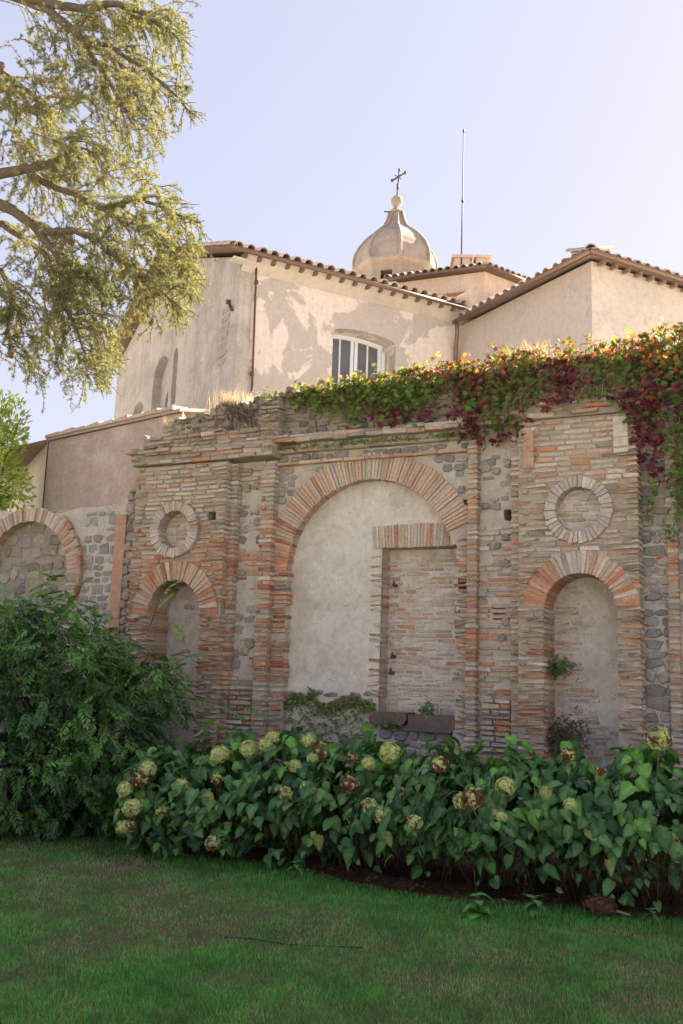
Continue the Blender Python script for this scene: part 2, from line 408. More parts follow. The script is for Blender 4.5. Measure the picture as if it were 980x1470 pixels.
def brick_unit(seed, ch=True):
    r = np.random.default_rng(seed)
    a, b, c = .025, .16, .10
    back = [(-.5, 1, -.5), (.5, 1, -.5), (.5, 1, .5), (-.5, 1, .5)]
    mid = [(-.5, c, -.5), (.5, c, -.5), (.5, c, .5), (-.5, c, .5)]
    fr = [(-.5 + a, 0, -.5 + b), (.5 - a, 0, -.5 + b), (.5 - a, 0, .5 - b), (-.5 + a, 0, .5 - b)]
    v = np.array(back + mid + fr, float)
    j = r.uniform(-1, 1, v.shape) * np.array([.028, .12, .16]); j[:4] *= .3; v += j
    f = []
    for o in (0, 4):
        for i in range(4): f.append((o + i, o + (i + 1) % 4, o + 4 + (i + 1) % 4, o + 4 + i))
    f.append((8, 9, 10, 11)); f.append((3, 2, 1, 0))
    return v, [np.array(f)]
BU = [brick_unit(s) for s in range(5)]
def stone_unit(seed, n=8):
    r = np.random.default_rng(seed); a = np.linspace(0, 2 * np.pi, n, endpoint=False) + r.uniform(-.3, .3, n)
    ca, sa = np.cos(a), np.sin(a)
    k = 1 / np.maximum(np.abs(ca), np.abs(sa)) ** .8 * r.uniform(.78, 1.08, n)
    x, z = .5 * ca * k, .5 * sa * k; x = np.clip(x, -.52, .52); z = np.clip(z, -.52, .52)
    v = [(p, 1, q) for p, q in zip(x, z)] + [(p, .22 + r.uniform(-.08, .08), q) for p, q in zip(x, z)]
    v += [(p * .84 + r.uniform(-.05, .05), .04 + r.uniform(-.06, .07), q * .82 + r.uniform(-.05, .05)) for p, q in zip(x, z)]
    v += [(r.uniform(-.15, .15), r.uniform(-.05, .04), r.uniform(-.15, .15))]
    f4 = [(o + i, o + n + i, o + n + (i + 1) % n, o + (i + 1) % n)[::-1] for o in (0, n) for i in range(n)]
    f3 = [(2 * n + i, 2 * n + (i + 1) % n, 3 * n) for i in range(n)]
    return np.array(v), [np.array(f4), np.array(f3)]
SU = [stone_unit(40 + s, 7 + s % 3) for s in range(9)]

class Pieces:
    """bricks or stones of one wall: the largest stay separate objects, the rest is joined"""
    def __init__(s, units, pals, mat, smooth=False): s.u, s.p, s.m, s.L, s.cache, s.sm = units, pals, mat, [], {}, smooth
    def put(s, x, z, w, h, d, depth, key, rot=0.0, seen=True): s.L.append((x, z, w, h, d, depth, key, rot, seen))
    def emit(s, name, parent, limit, rest_name, to_px=None):
        order = sorted(range(len(s.L)), key=lambda i: -(s.L[i][2] * s.L[i][3]) if s.L[i][8] else 1)
        big = set(i for i in order[:limit] if s.L[i][8]); mb = MB()
        R_ = random.Random(3)
        byu = {}
        for i, (x, z, w, h, d, depth, key, rot, seen) in enumerate(s.L):
            k = R_.randrange(len(s.u)); sh = R_.randrange(4)
            t = np.array(s.p[key]) * (.86 + .09 * sh) * np.array([1, 1 - .03 * (sh == 1), 1 - .06 * (sh == 2)])
            if i in big:
                ck = (k, key, sh)
                if ck not in s.cache:
                    m_ = MB(); m_.add(s.u[k][0], s.u[k][1], t); s.cache[ck] = m_.mesh(name, s.m, s.sm)
                ob(name, s.cache[ck], parent, (x, -d, z), (0, rot, 0), (w, depth, h))
            else:
                c_, s_ = math.cos(rot), math.sin(rot)
                m3 = np.array([[c_ * w, 0, s_ * h], [0, depth, 0], [-s_ * w, 0, c_ * h]])
                byu.setdefault(k, []).append((m3, (x, -d, z), t))
        for k, it in byu.items():
            mb.inst(s.u[k], np.array([q[0] for q in it]), np.array([q[1] for q in it]), np.array([q[2] for q in it]))
        if mb.n: mb.build(rest_name, s.m, parent, s.sm, kind='stuff')
        print(name, len(s.L), 'pieces')

def in_view(s, z, d=0.1):
    P = WL(s, d, z) - np.array([0, 0, CAMZ]); f = P @ FWD
    return f > 0 and abs(P @ RGT / f) < .345 and abs(P @ UPV / f) < .52 and z > 1.0
BR = Pieces(BU, PAL, M['brick']); ST = Pieces(SU, SPAL, M['stone']); AS = Pieces(SU, SPAL, M['attic_stone'])

def lay(s0, s1, z0, z1, d, pal, spans=None, course=.058, h=.043, lens=(.15, .32), proud=(.002, .022), edge_depth=.0, prob=.985, tilt=.011, shown=True, out=BR):
    z = z0 + course / 2; k = 0
    while z < z1 - course * .3:
        segs = spans(z) if spans else [(s0, s1, True, True)]
        for (a, b, ea, eb) in segs:
            if b - a < .05: continue
            x = a - (rnd.uniform(.006, .018) if ea else rnd.uniform(-.006, .004)); first = True
            while x < b - .03:
                L = rnd.uniform(*lens)
                if k % 2 and first: L *= rnd.uniform(.5, .8)
                last = (b - (x + L) < .09)
                if last: L = b - x + (rnd.uniform(.014, .026) if eb else rnd.uniform(-.004, .010))
                hh = h * rnd.uniform(.78, 1.15); pr = rnd.uniform(*proud) + .006
                edge = (first and ea) or (last and eb)
                depth = .09 + (edge_depth if edge else 0)
                if rnd.random() < prob:
                    xc = x + L / 2
                    out.put(xc, z + rnd.uniform(-.003, .003), L - rnd.uniform(.008, .016), hh, d + pr, depth, pal(xc, z), rnd.gauss(0, tilt), shown and in_view(xc, z, d))
                x += L; first = False
        z += course; k += 1
def lay_stones(s0, s1, z0, z1, d, w=(.08, .2), h=(.06, .12), ok=None, tint=None, prob=.9, proud=(.0, .03), P=ST, gap=-.004, jig=.014):
    z = z0
    while z < z1 - .02:
        hr = min(rnd.uniform(*h), z1 - z); x = s0 + rnd.uniform(-.05, 0)
        while x < s1 - .03:
            L = min(rnd.uniform(*w), s1 - x + .02); xc, zc = x + L / 2, z + hr / 2 + rnd.uniform(-jig, jig)
            if rnd.random() < prob and (ok is None or ok(xc, zc)):
                P.put(xc, zc, L - gap, hr * rnd.uniform(.84, 1.1), d + .016 + rnd.uniform(*proud) * .8, .10, tint(xc, zc), rnd.gauss(0, .10), in_view(xc, zc, d))
            x += L
        z += hr
def sub(segs, a, b, ea=True):
    o = []
    for (p, q, e0, e1) in segs:
        if b <= p or a >= q: o.append((p, q, e0, e1)); continue
        if a > p: o.append((p, a, e0, ea))
        if b < q: o.append((b, q, ea, e1))
    return o

# --- masonry cores with their openings
NL, NRt = (-2.205, .40, 2.52), (2.90, .385, 2.53)     # niche centre, half width, springing
OL, ORt = (-2.245, 3.565), (2.895, 3.58); OUT, INN = .365, .245
AC, AZ, AR = .37, 3.03, 1.08                          # big arch
cn = [prism(arch_poly(c, h, -1, zs), -.6, .24) for (c, h, zs) in (NL, NRt)]
co = [prism(circ_poly(c[0], c[1], INN), -.6, -.06) for c in (OL, ORt)]
ca = [prism(arch_poly(AC, AR, -1, AZ, 30), -.6, .12)]
cd = [prism([(.50, 1.24), (1.47, 1.24), (1.47, 3.285), (.50, 3.285)], -.1, .34)]
holes = [(-1.78, -1.66, 3.66, 3.77, .0), (2.02, 2.13, 3.53, 3.66, .3), (1.50, 1.60, 3.70, 3.80, .3), (1.49, 1.61, 2.78, 2.90, .25), (-1.33, -1.24, 1.04, 1.16, .2), (1.9, 2.05, 2.42, 2.56, .12), (.50, .62, 2.64, 2.72, .25)]
chl = []
for (a, b, z0, z1, dd) in holes:
    q = MB(); q.box(a, b, -.6, max(dd, .12), z0, z1, jit=.012); chl.append(q)
def core(name, boxes, cutters, m):
    q = MB()
    for bx in boxes: q.box(*bx)
    me = q.mesh(name); me = cut(me, cutters) if cutters else me
    me.materials.clear(); me.materials.append(m)
    return ob(name, me, wall)
core('wall_core', [(-2.95, 16, 0, .62, -.1, 4.70)], cn + ca + cd + chl, M['mortar'])
core('pavilion', [(-2.92, -1.52, -.20, -.002, -.1, 4.42)], [cn[0], co[0]] + chl[:1], M['joint'])
core('pavilion', [(2.245, 3.51, -.20, -.002, -.1, 4.60)], [cn[1], co[1]], M['joint'])
core('pilaster', [(-1.515, -1.43, -.10, -.003, -.1, 4.40)], None, M['joint'])
core('pilaster', [(-1.06, -.895, -.10, -.003, -.1, 4.40)], None, M['joint'])
core('pilaster', [(1.63, 1.735, -.10, -.003, -.1, 4.46)], None, M['joint'])
core('pilaster', [(2.14, 2.24, -.10, -.003, -.1, 4.55)], None, M['joint'])
core('pilaster', [(3.775, 3.87, -.055, -.003, -.1, 4.5)], None, M['joint'])
q = MB(); q.box(NL[0] - .6, NL[0] + .6, .235, .30, -.1, 3.3); q.build('niche_back', M['niche_plaster'], wall)
q = MB(); q.box(NRt[0] - .6, NRt[0] + .6, .235, .30, -.1, 3.3); q.build('niche_back', M['niche_plaster'], wall)
q = MB(); q.box(OL[0] - .3, OL[0] + .3, -.075, -.01, OL[1] - .3, OL[1] + .3); q.build('roundel_back', M['niche_plaster'], wall)
q = MB(); q.box(ORt[0] - .3, ORt[0] + .3, -.075, -.01, ORt[1] - .3, ORt[1] + .3); q.build('roundel_back', M['niche_plaster'], wall)
me = prism(arch_poly(AC, AR + .05, -.05, AZ, 30), .112, .16).mesh('lunette'); me = cut(me, [prism([(.50, 1.30), (1.47, 1.30), (1.47, 3.285), (.50, 3.285)], -.1, .5), chl[6]])
me.materials.clear(); me.materials.append(M['lunette']); ob('lunette', me, wall)
q = MB(); q.box(.35, 1.6, .335, .40, 1.1, 3.4); q.build('blocked_doorway', M['niche_plaster'], wall)

# --- brick facing
def pav_spans(s0, s1, niche, oc, ring):
    def f(z):
        sg = [(s0, s1, True, True)]
        c, h, zs = niche
        if z < zs: sg = sub(sg, c - h, c + h)
        elif z < zs + h + ring: 
            t = math.sqrt(max(0, (h + ring) ** 2 - (z - zs) ** 2)); sg = sub(sg, c - t, c + t, False)
        if abs(z - oc[1]) < OUT: 
            t = math.sqrt(OUT ** 2 - (z - oc[1]) ** 2); sg = sub(sg, oc[0] - t, oc[0] + t, False)
        if s0 < 0 and 3.66 < z < 3.77: sg = sub(sg, -1.78, -1.66, False)
        return sg
    return f
lay(-2.92, -1.52, 0, 4.42, .20, pal_left, pav_spans(-2.92, -1.52, NL, OL, .24), edge_depth=.40, proud=(.006, .026))
lay(2.245, 3.51, 0, 4.60, .20, pal_right, pav_spans(2.245, 3.51, NRt, ORt, .215), edge_depth=.40, proud=(.003, .014))
lay(-1.515, -1.43, 0, 4.40, .10, pal_left, lens=(.07, .1), edge_depth=.1)
lay(-1.06, -.895, 0, 4.40, .10, pal_left, lens=(.10, .2), edge_depth=.1)
lay(1.63, 1.735, 0, 4.46, .10, lambda s, z: pick(WARM) if 1.6 < z < 3.6 and rnd.random() < .55 else pick(MIDW if z > 1.5 else PALE), lens=(.10, .16), edge_depth=.1)
lay(2.14, 2.24, 0, 4.55, .10, pal_right, lens=(.07, .12), edge_depth=.1)
lay(3.775, 3.87, .9, 4.3, .055, pal_right, lens=(.1, .14), edge_depth=.06, prob=.92)
# jambs of the big arch
def jambL(z):
    e = -.71 + rnd.uniform(-.02, .02)
    return [(-.89, e, False, True)] if z < 3.02 else []
lay(0, 0, 0, 3.02, .02, pal_left, jambL, lens=(.12, .22), edge_depth=.18)
lay(0, 0, 0, 3.36, .0, lambda s, z: pick(MIDW) if z > 1.3 else pick(PALE), lambda z: [(1.475 + rnd.uniform(-.03, .03), 1.625, True, False)], lens=(.1, .2), edge_depth=.3, prob=.93)
# doorway filling and reveals
lay(.50, 1.47, 1.46, 3.20, -.338, lambda s, z: pick(dict(pale=3, light=3, pink=1.6, buff=1.5, grey=1)), course=.052, h=.042, lens=(.12, .27), proud=(-.002, .006), prob=.9)
lay(.37, .50, 1.42, 3.26, -.115, lambda s, z: pick(MIDW), None, lens=(.10, .14), edge_depth=.2, prob=.62, proud=(-.003, .006))
lay(.50, 1.47, 1.30, 1.44, -.335, lambda s, z: pick(PALE), course=.14, h=.12, lens=(.25, .45), proud=(.0, .01))
# panels between pilasters
def panL(s, z): return pal_left(s, z)
lay(-1.43, -1.06, 0, 1.75, .0, pal_left, lens=(.12, .26), edge_depth=0)
lay(-1.40, -1.10, 0, 1.62, .06, pal_left, lens=(.12, .26), edge_depth=.05)
lay(-1.43, -1.06, 2.86, 3.36, .0, panL, lens=(.12, .28), prob=.9)
lay(-1.43, -1.06, 1.75, 2.86, -.005, panL, lens=(.10, .2), prob=.24, proud=(.0, .012))
lay(-1.43, -1.06, 3.36, 4.05, -.005, pal_pale, lens=(.10, .2), prob=.22, proud=(.0, .012))
lay(-1.43, -1.06, 4.18, 4.40, .0, pal_pale, lens=(.14, .3), prob=.95, proud=(.0, .05))
sl = lambda s, z: pick(dict(slate=4, blue=2.5, tuff=2, white=1))
lay_stones(-1.42, -1.07, 1.80, 2.84, -.01, (.10, .2), (.09, .17), None, lambda s, z: pick(dict(tuff=3, slate=2, dark=1)), .62)
lay_stones(-1.42, -1.07, 3.38, 4.12, -.01, (.10, .2), (.07, .13), None, sl, .5)
lay(1.75, 2.13, 0, 3.50, .0, lambda s, z: pal_right(s, z) if z < 2.9 else pick(PALE), lens=(.12, .27), prob=.84, proud=(.0, .03))
lay_stones(1.76, 2.13, 1.5, 3.5, .012, (.08, .18), (.06, .12), None, sl, .16)
lay_stones(1.78, 2.12, 3.66, 4.3, -.01, (.10, .2), (.06, .11), None, sl, .45)
lay(1.80, 2.10, 1.0, 1.6, .055, pal_right, lens=(.15, .28))
# spandrels and the bands over the arch
def spand(s, z):
    r = math.hypot(s - AC, z - AZ); return r > AR + .34 and z > AZ + .1
lay_stones(-.88, 1.62, 3.1, 4.34, -.005, (.09, .20), (.06, .105), spand, sl, .55)
lay(-.89, 1.62, 3.1, 4.34, -.012, lambda s, z: pick(MIDW if s > 1 else PALE), lambda z: [(-.89, AC - math.sqrt(max(.01, (AR + .33) ** 2 - (z - AZ) ** 2)), False, False), (AC + math.sqrt(max(.01, (AR + .33) ** 2 - (z - AZ) ** 2)), 1.62, False, False)], lens=(.1, .2), prob=.30, proud=(.0, .015))
lay_stones(-.86, 1.6, 4.395, 4.49, .0, (.10, .22), (.075, .09), None, lambda s, z: pick(dict(slate=3, blue=3)), .85)
lay(-.87, 1.6, 4.335, 4.385, .075, lambda s, z: pick(dict(buff=3, pale=2, pink=2)), course=.05, h=.042, lens=(.2, .36), edge_depth=.06, proud=(.0, .012))
lay(-.87, 1.7, 4.485, 4.53, .10, pal_attic, course=.05, h=.04, lens=(.2, .36), edge_depth=.08, proud=(.0, .012))
lay(-.87, 2.2, 4.60, 4.72, .15, pal_attic, course=.055, h=.046, lens=(.2, .36), edge_depth=.1, proud=(-.01, .03), prob=.95)
q = MB(); q.box(-.86, 2.2, -.15, -.002, 4.62, 4.70); q.box(-.86, 1.7, -.09, -.002, 4.49, 4.52); q.box(-.86, 1.6, -.07, -.002, 4.345, 4.375); q.build('cornice', M['mortar'], wall)
# right-hand bay
lay_stones(3.52, 3.79, .9, 4.2, .0, (.10, .26), (.07, .15), None, sl, .98)
lay(3.53, 3.77, .9, 4.2, .0, pal_right, lens=(.1, .2), prob=.12)
lay_stones(3.88, 5.2, .9, 4.3, -.01, (.14, .34), (.10, .24), None, sl, .5)
lay(3.88, 5.2, .9, 4.3, -.005, pal_right, lens=(.12, .25), prob=.22, proud=(0, .01))
# niche back of the right pavilion: brick showing through; footings below the sill
lay(2.53, 3.27, .9, 2.85, -.236, lambda s, z: pick(dict(pale=3, grey=2, pink=2, light=2)), lambda z: [(2.53, 2.53 + (.30 + .44 * max(0, min(1, (1.9 - z) / .9))) * rnd.uniform(.8, 1.1), False, False)], course=.055, lens=(.14, .26), proud=(-.004, .008), prob=.92)
lay_stones(.50, 1.6, .75, 1.22, -.10, (.10, .22), (.07, .13), None, lambda s, z: pick(dict(slate=3, dark=3, tuff=2)), .85)
lay_stones(-.70, .48, .75, 1.12, -.11, (.12, .26), (.08, .15), None, lambda s, z: pick(dict(slate=2, dark=3, tuff=2)), .8)
lay_stones(-.70, .42, 1.42, 1.60, -.118, (.12, .26), (.07, .12), None, sl, .5)
lay_stones(-.70, 1.3, 1.7, 4.05, -.125, (.06, .12), (.05, .09), lambda s, z: math.hypot(s - AC, max(0, z - AZ)) < AR - .12 and not (.25 < s < 1.6 and z < 3.6), lambda s, z: pick(dict(slate=2, tuff=3, warm=2)), .022, (-.012, .0))
lay_stones(-2.55, -1.83, 1.0, 2.75, -.235, (.10, .24), (.06, .14), None, lambda s, z: pick(dict(warm=3, white=2)), .07, (-.016, -.006))
for oc in (OL, ORt):
    for z in np.arange(oc[1] - .2, oc[1] + .22, .055):
        t = math.sqrt(max(0, .235 ** 2 - (z - oc[1]) ** 2))
        if t > .06: lay(0, 0, z - .029, z + .029, .074, pal_pale, lambda zz, t=t, oc=oc: [(oc[0] - t, oc[0] + t, False, False)], lens=(.1, .2), proud=(-.002, .008), prob=.75, shown=False)

# --- the ruined attic
q = MB()
q.box(-2.97, -.86, -.25, -.003, 4.44, 4.64, jit=.012); q.box(-2.86, -.86, -.20, .55, 4.642, 4.82, jit=.01); q.box(-2.62, -.86, -.12, .55, 4.822, 4.98, jit=.015)
q.box(-2.46, -.86, -.10, .50, 4.982, 5.08, jit=.02); q.box(-1.95, -.86, -.05, .45, 5.082, 5.19, jit=.02)
q.build('ruined_crown', M['earthy'], wall)
lay(-2.99, -.87, 4.43, 4.64, .25, pal_attic, lens=(.18, .34), edge_depth=.2, prob=.93, proud=(-.005, .04), tilt=.018)
lay(-3.02, -1.5, 4.575, 4.635, .29, pal_attic, lens=(.14, .34), edge_depth=.2, prob=.7, proud=(-.02, .05), tilt=.025)
for (a_, b_, z_, d_) in ((-3.0, -.9, 4.655, .24), (-2.85, -.95, 4.84, .16), (-2.6, -1.9, 5.0, .12), (-.85, 2.1, 4.735, .11), (2.2, 3.5, 4.80, .22)):
    for s_ in np.arange(a_, b_, .06):
        if rnd.random() < .62: AS.put(s_ + rnd.uniform(-.05, .05), z_ + rnd.uniform(-.015, .02), rnd.uniform(.05, .15), rnd.uniform(.03, .075), d_ - rnd.uniform(-.03, .09), rnd.uniform(.08, .16), pick(dict(dark=2, tuff=3, warm=2, slate=1)), rnd.gauss(0, .2), in_view(s_, z_))
lay(-2.86, -.87, 4.645, 4.83, .20, pal_attic, lambda z: [(-2.86 + (z - 4.64) * .9, -.87, True, True)], lens=(.16, .3), edge_depth=.25, prob=.9, proud=(.0, .05), tilt=.02)
lay(-2.5, -2.0, 4.83, 5.10, .115, pal_attic, lambda z: [(-2.66 + (z - 4.83) * .7, -2.45, True, False), (-1.92, -1.68, True, True)], lens=(.14, .26), edge_depth=.2, prob=.92, proud=(-.01, .04), tilt=.02)
lay(-1.12, -.87, 4.72, 5.24, .10, pal_attic, lens=(.14, .24), edge_depth=.35, prob=.96, proud=(.0, .05))
dk = lambda s, z: pick(dict(dark=3, tuff=2.5, slate=1.5))
lay_stones(-2.45, -1.92, 4.83, 5.06, .10, (.07, .16), (.05, .09), None, dk, .9, P=AS)
lay_stones(-1.66, -1.12, 4.75, 5.20, .08, (.08, .2), (.06, .12), None, dk, .95, (.0, .06), P=AS)
q = MB(); q.box(-.86, 16, .03, .50, 4.702, 5.28, jit=.0); q.build('attic_core', M['earthy'], wall)
lay_stones(-.85, 2.0, 4.74, 5.25, -.03, (.08, .2), (.055, .10), None, dk, .97, (.0, .03), P=AS)
lay(1.6, 3.6, 4.74, 5.30, -.03, pal_attic, lens=(.15, .28), prob=.86, proud=(.0, .04))
lay(2.1, 3.6, 4.61, 4.79, .27, pal_attic, lens=(.18, .34), edge_depth=.25, prob=.8, proud=(-.05, .03), tilt=.015)
lay_stones(3.6, 5.4, 4.3, 5.28, .0, (.1, .22), (.07, .12), None, dk, .9, P=AS)
q = MB(); q.box(2.2, 3.55, -.24, .02, 4.603, 4.74); q.build('cornice', M['earthy'], wall)
# loose rubble along the top: uneven skyline
topz = lerp_curve([(-2.7, 4.84), (-2.5, 5.05), (-2.0, 5.1), (-1.75, 5.2), (-1.4, 5.19), (-.9, 5.22), (-.85, 5.27), (5, 5.29)])
for s in np.arange(-2.6, 5.2, .085):
    for k in range(2):
        w_, h_ = rnd.uniform(.1, .22), rnd.uniform(.05, .13)
        AS.put(s + rnd.uniform(-.05, .05), float(topz(s)) + rnd.uniform(-.02, .05), w_, h_, rnd.uniform(-.25, .08), rnd.uniform(.14, .25), dk(s, 0), rnd.gauss(0, .2), in_view(s, 5.2))
# raised slabs in the right pavilion
q = MB(); q.box(2.30, 2.42, -.235, -.19, 4.06, 4.50, jit=.005); q.build('slab', M['terracotta'], wall)
q = MB(); q.box(3.28, 3.43, -.24, -.19, 4.17, 4.56, jit=.006); q.build('slab', M['niche_plaster'], wall)
# capitals: broken stone knobs
for (s, z) in ((-1.33, 4.10), (-1.19, 4.12), (-1.10, 4.08), (1.80, 4.16), (2.07, 4.18), (1.93, 4.10)):
    ST.put(s, z, rnd.uniform(.09, .15), rnd.uniform(.08, .15), .045, .14, 'warm', rnd.gauss(0, .3), True)
# sill of two basalt slabs
for (a, b, z0, z1) in ((.44, .90, 1.25, 1.385), (.915, 1.475, 1.19, 1.375)):
    m_ = prism([(a, z0 + .03), (a + .04, z0), (b - .05, z0 - .01), (b, z0 + .05), (b - .01, z1), (a + .01, z1 - .01)], -.01, .30)
    m_.t = [np.tile((.17, .125, .105), (len(x), 1)) for x in m_.t]; o = m_.mesh('sill', M['sill']); m_ = ob('sill_slab', o, wall); 
BR.emit('brick', wall, 300, 'remaining_bricks'); ST.emit('stone', wall, 200, 'remaining_stones'); AS.emit('attic_stone', wall, 100, 'remaining_attic_stones')

# --- voussoirs: wedge bricks turned about the centre of their arch
def wedge_unit(seed, r0, r1, a, depth):
    r = np.random.default_rng(seed); v = []
    for y in (0, depth):
        for (rr, sg) in ((r0, -1), (r1, -1), (r1, 1), (r0, 1)):
            q = rr + (r.uniform(-.012, .012)); t = sg * a * r.uniform(.80, .95)
            v.append((q * math.sin(t), y + (r.uniform(-.006, .006) if y == 0 else 0), q * math.cos(t)))
    f = [(0, 3, 2, 1), (4, 5, 6, 7), (0, 1, 5, 4), (1, 2, 6, 5), (2, 3, 7, 6), (3, 0, 4, 7)]
    return np.array(v), [np.array(f)]
def ring(name, c, z, r0, r1, a0, a1, n, d, depth, weights, parent=wall, proud=(.0, .02), matl=None, skip=()):
    """angles from straight up, clockwise towards the right; the ring's bed of mortar is the part, the wedges its pieces"""
    mb = MB(); A = np.linspace(a0, a1, max(8, n)); k = len(A)
    rr0, rr1 = r0 + .012, r1 - .012
    v = [(c + r_ * math.sin(t), -(d - .022) + y, z + r_ * math.cos(t)) for y in (0, depth - .03) for r_ in (rr0, rr1) for t in A]
    idx = lambda y, r_, i: (y * 2 + r_) * k + i
    f = []
    for i in range(k - 1):
        f += [(idx(0, 0, i), idx(0, 0, i + 1), idx(0, 1, i + 1), idx(0, 1, i)), (idx(0, 0, i + 1), idx(0, 0, i), idx(1, 0, i), idx(1, 0, i + 1)),
              (idx(0, 1, i), idx(0, 1, i + 1), idx(1, 1, i + 1), idx(1, 1, i)), (idx(1, 0, i + 1), idx(1, 0, i), idx(1, 1, i), idx(1, 1, i + 1))]
    part = mb.add(v, f).build(name, M['joint'], parent)
    step = (a1 - a0) / n; cache = {}
    for i in range(n):
        if i in skip: continue
        t = a0 + (i + .5) * step + rnd.uniform(-.06, .06) * step; key = pick(weights(t) if callable(weights) else weights); u = rnd.randrange(3); sh = rnd.randrange(3)
        if (key, u, sh) not in cache:
            m_ = MB(); m_.add(*wedge_unit(u * 7 + n, r0, r1, step / 2, depth), np.array(PAL[key]) * (.88 + .1 * sh)); cache[(key, u, sh)] = m_.mesh('voussoir', matl or M['voussoir'])
        ob('voussoir', cache[(key, u, sh)], part, (c, -(d + rnd.uniform(*proud)), z), (0, t, 0))
    return part
HP = math.pi / 2
ARCHW = dict(pink=3, buff=4, pale=2.5, orange=1.2, grey=1.5)
ring('arch_ring', AC, AZ, AR - .005, AR + .315, -HP, R(68), 78, .02, .16, lambda t: WARM if t < -R(62) else (dict(grey=3, pale=2, dull=1) if -.1 < t < .08 else ARCHW), skip=())
ring('niche_arch', NL[0], NL[2], NL[1] - .005, NL[1] + .245, -HP - .15, HP + .15, 31, .215, .42, dict(orange=2, pink=3.5, buff=4, pale=1.5, red=.8), proud=(.0, .03), skip=(5,))
ring('niche_arch', NRt[0], NRt[2], NRt[1] - .012, NRt[1] + .225, -HP + .05, HP - .05, 31, .205, .40, lambda t: dict(orange=3, pink=3, buff=2, pale=2) if abs(t) > .55 else PALE, proud=(-.003, .012))
ring('roundel_frame', OL[0], OL[1], INN - .005, OUT, -math.pi, math.pi, 44, .265, .19, lambda t: dict(light=3, pale=2, grey=2) if abs(t) > 1.6 else dict(pale=3, grey=3, dull=1.5), proud=(.0, .016))
ring('roundel_frame', ORt[0], ORt[1], INN - .005, OUT, -math.pi, math.pi, 40, .24, .165, dict(pale=3, grey=4, light=1), proud=(.0, .01))
# flat arch over the doorway: leaning bricks
part = MB(); part.box(.40, 1.45, .10, .30, 3.292, 3.535); part = part.build('lintel', M['mortar'], wall); cache = {}
nl = 27
for i in range(nl):
    t = i / (nl - 1); xb = .415 + t * 1.03; lean = (t - .5) * .20; hgt = .255 + .02 * math.sin(t * 3.1); key = pick(dict(pink=3, buff=3, pale=2.5, light=1, grey=1, orange=.8)); u = rnd.randrange(3)
    if (key, u) not in cache:
        m_ = MB(); w_ = .0165; m_.add(np.array([(sx * w_ * (1 + .12 * sz), sy, sz_) for sx in (-1, 1) for sy in (0, .22) for sz, sz_ in ((0, 0), (1, .25))]) + np.random.default_rng(u).uniform(-.003, .003, (8, 3)), BOXF, np.array(PAL[key]) * (.9 + .08 * u)); cache[(key, u)] = m_.mesh('lintel_brick', M['voussoir'])
    ob('lintel_brick', cache[(key, u)], part, (xb, .095 - rnd.uniform(0, .012), 3.288 + rnd.uniform(-.006, .004)), (0, lean, 0), (1, 1, hgt / .25))
# iron pintles of the lost door
for (s, z) in ((.60, 2.86), (.585, 1.83), (.60, 2.02)):
    q = MB(); q.tube([(s, .33, z), (s, .25, z)], .022, 8); q.tube([(s, .26, z), (s, .25, z + .05)], .014, 8); q.build('pintle', M['iron'], wall)

# ------------------------------------------------------------------ the lower wall on the left
low = thing('low_stone_wall', 'low grey rubble wall with a blind brick arch, left of the tall ruin', 'wall', tuple(W0), -WA)
LC, LZ, LR = -4.9, 3.06, .77
q = MB(); xs = np.linspace(-9, -2.955, 40); zt = 3.96 + .03 * np.sin(xs * 3.1) + .02 * np.sin(xs * 9)
me = prism([(-9, -.1), (-2.955, -.1)] + list(zip(xs[::-1], zt[::-1])), .0, .45).mesh('wall_core'); me = cut(me, [prism(arch_poly(LC, LR, -1, LZ), -.5, .14)])
me.materials.clear(); me.materials.append(M['mortar']); ob('wall_core', me, low)
q = MB(); q.box(LC - .9, LC + .9, .135, .2, -.05, 3.9); q.build('arch_back', M['earthy'], low)
LB = Pieces(BU, PAL, M['brick']); LS = Pieces(SU, SPAL, M['stone'])
inarch = lambda s, z: math.hypot(s - LC, max(0, z - LZ)) < LR - .04
lay_stones(LC - LR, LC + LR, .9, LZ + LR, -.142, (.13, .30), (.12, .22), inarch, lambda s, z: pick(dict(tuff=4, slate=2, warm=1.2, dark=1)), .95, (.0, .03), P=LS, jig=.04)
lay_stones(-3.9, -3.35, .9, 3.9, -.012, (.10, .24), (.08, .16), lambda s, z: math.hypot(s - LC, max(0, z - LZ)) > LR + .27, lambda s, z: pick(dict(slate=4, tuff=2, white=1)), .72, (.0, .02), P=LS)
lay_stones(-3.17, -2.95, .9, 4.16, .02, (.09, .2), (.08, .15), None, lambda s, z: pick(dict(dark=3, tuff=2, slate=1) if z > 3.5 else dict(slate=2, tuff=2)), .95, (.0, .05), P=LS)
lay_stones(-9, -3.2, 3.93, 4.0, -.1, (.12, .3), (.05, .08), None, lambda s, z: pick(dict(tuff=2, warm=3)), .8, (.0, .1), P=LS)
q = MB(); q.box(-3.19, -2.955, -.01, .40, 3.9, 4.14, jit=.01); q.build('stub', M['earthy'], low)
LS.emit('stone', low, 150, 'remaining_stones')
q = MB(); q.box(-3.35, -3.18, -.05, .01, -.1, 3.84, jit=.004); q.build('pilaster', M['terracotta'], low)
ring('arch_ring', LC, LZ, LR - .01, LR + .19, -HP, HP, 44, .02, .16, dict(buff=4, pale=2, dull=2, pink=1), parent=low, proud=(.0, .015))
lay(0, 0, 1.2, LZ, .015, lambda s, z: pick(dict(buff=2, pale=3, dull=1)), lambda z: [(LC + LR, LC + LR + .19, True, True)], lens=(.19, .2), edge_depth=.1, out=LB)
ring('outer_ring', LC, LZ, LR + .21, LR + .26, R(38), HP + .3, 9, .06, .16, dict(red=2, dull=3), parent=low, proud=(.0, .02))
LB.emit('brick', low, 80, 'remaining_bricks')

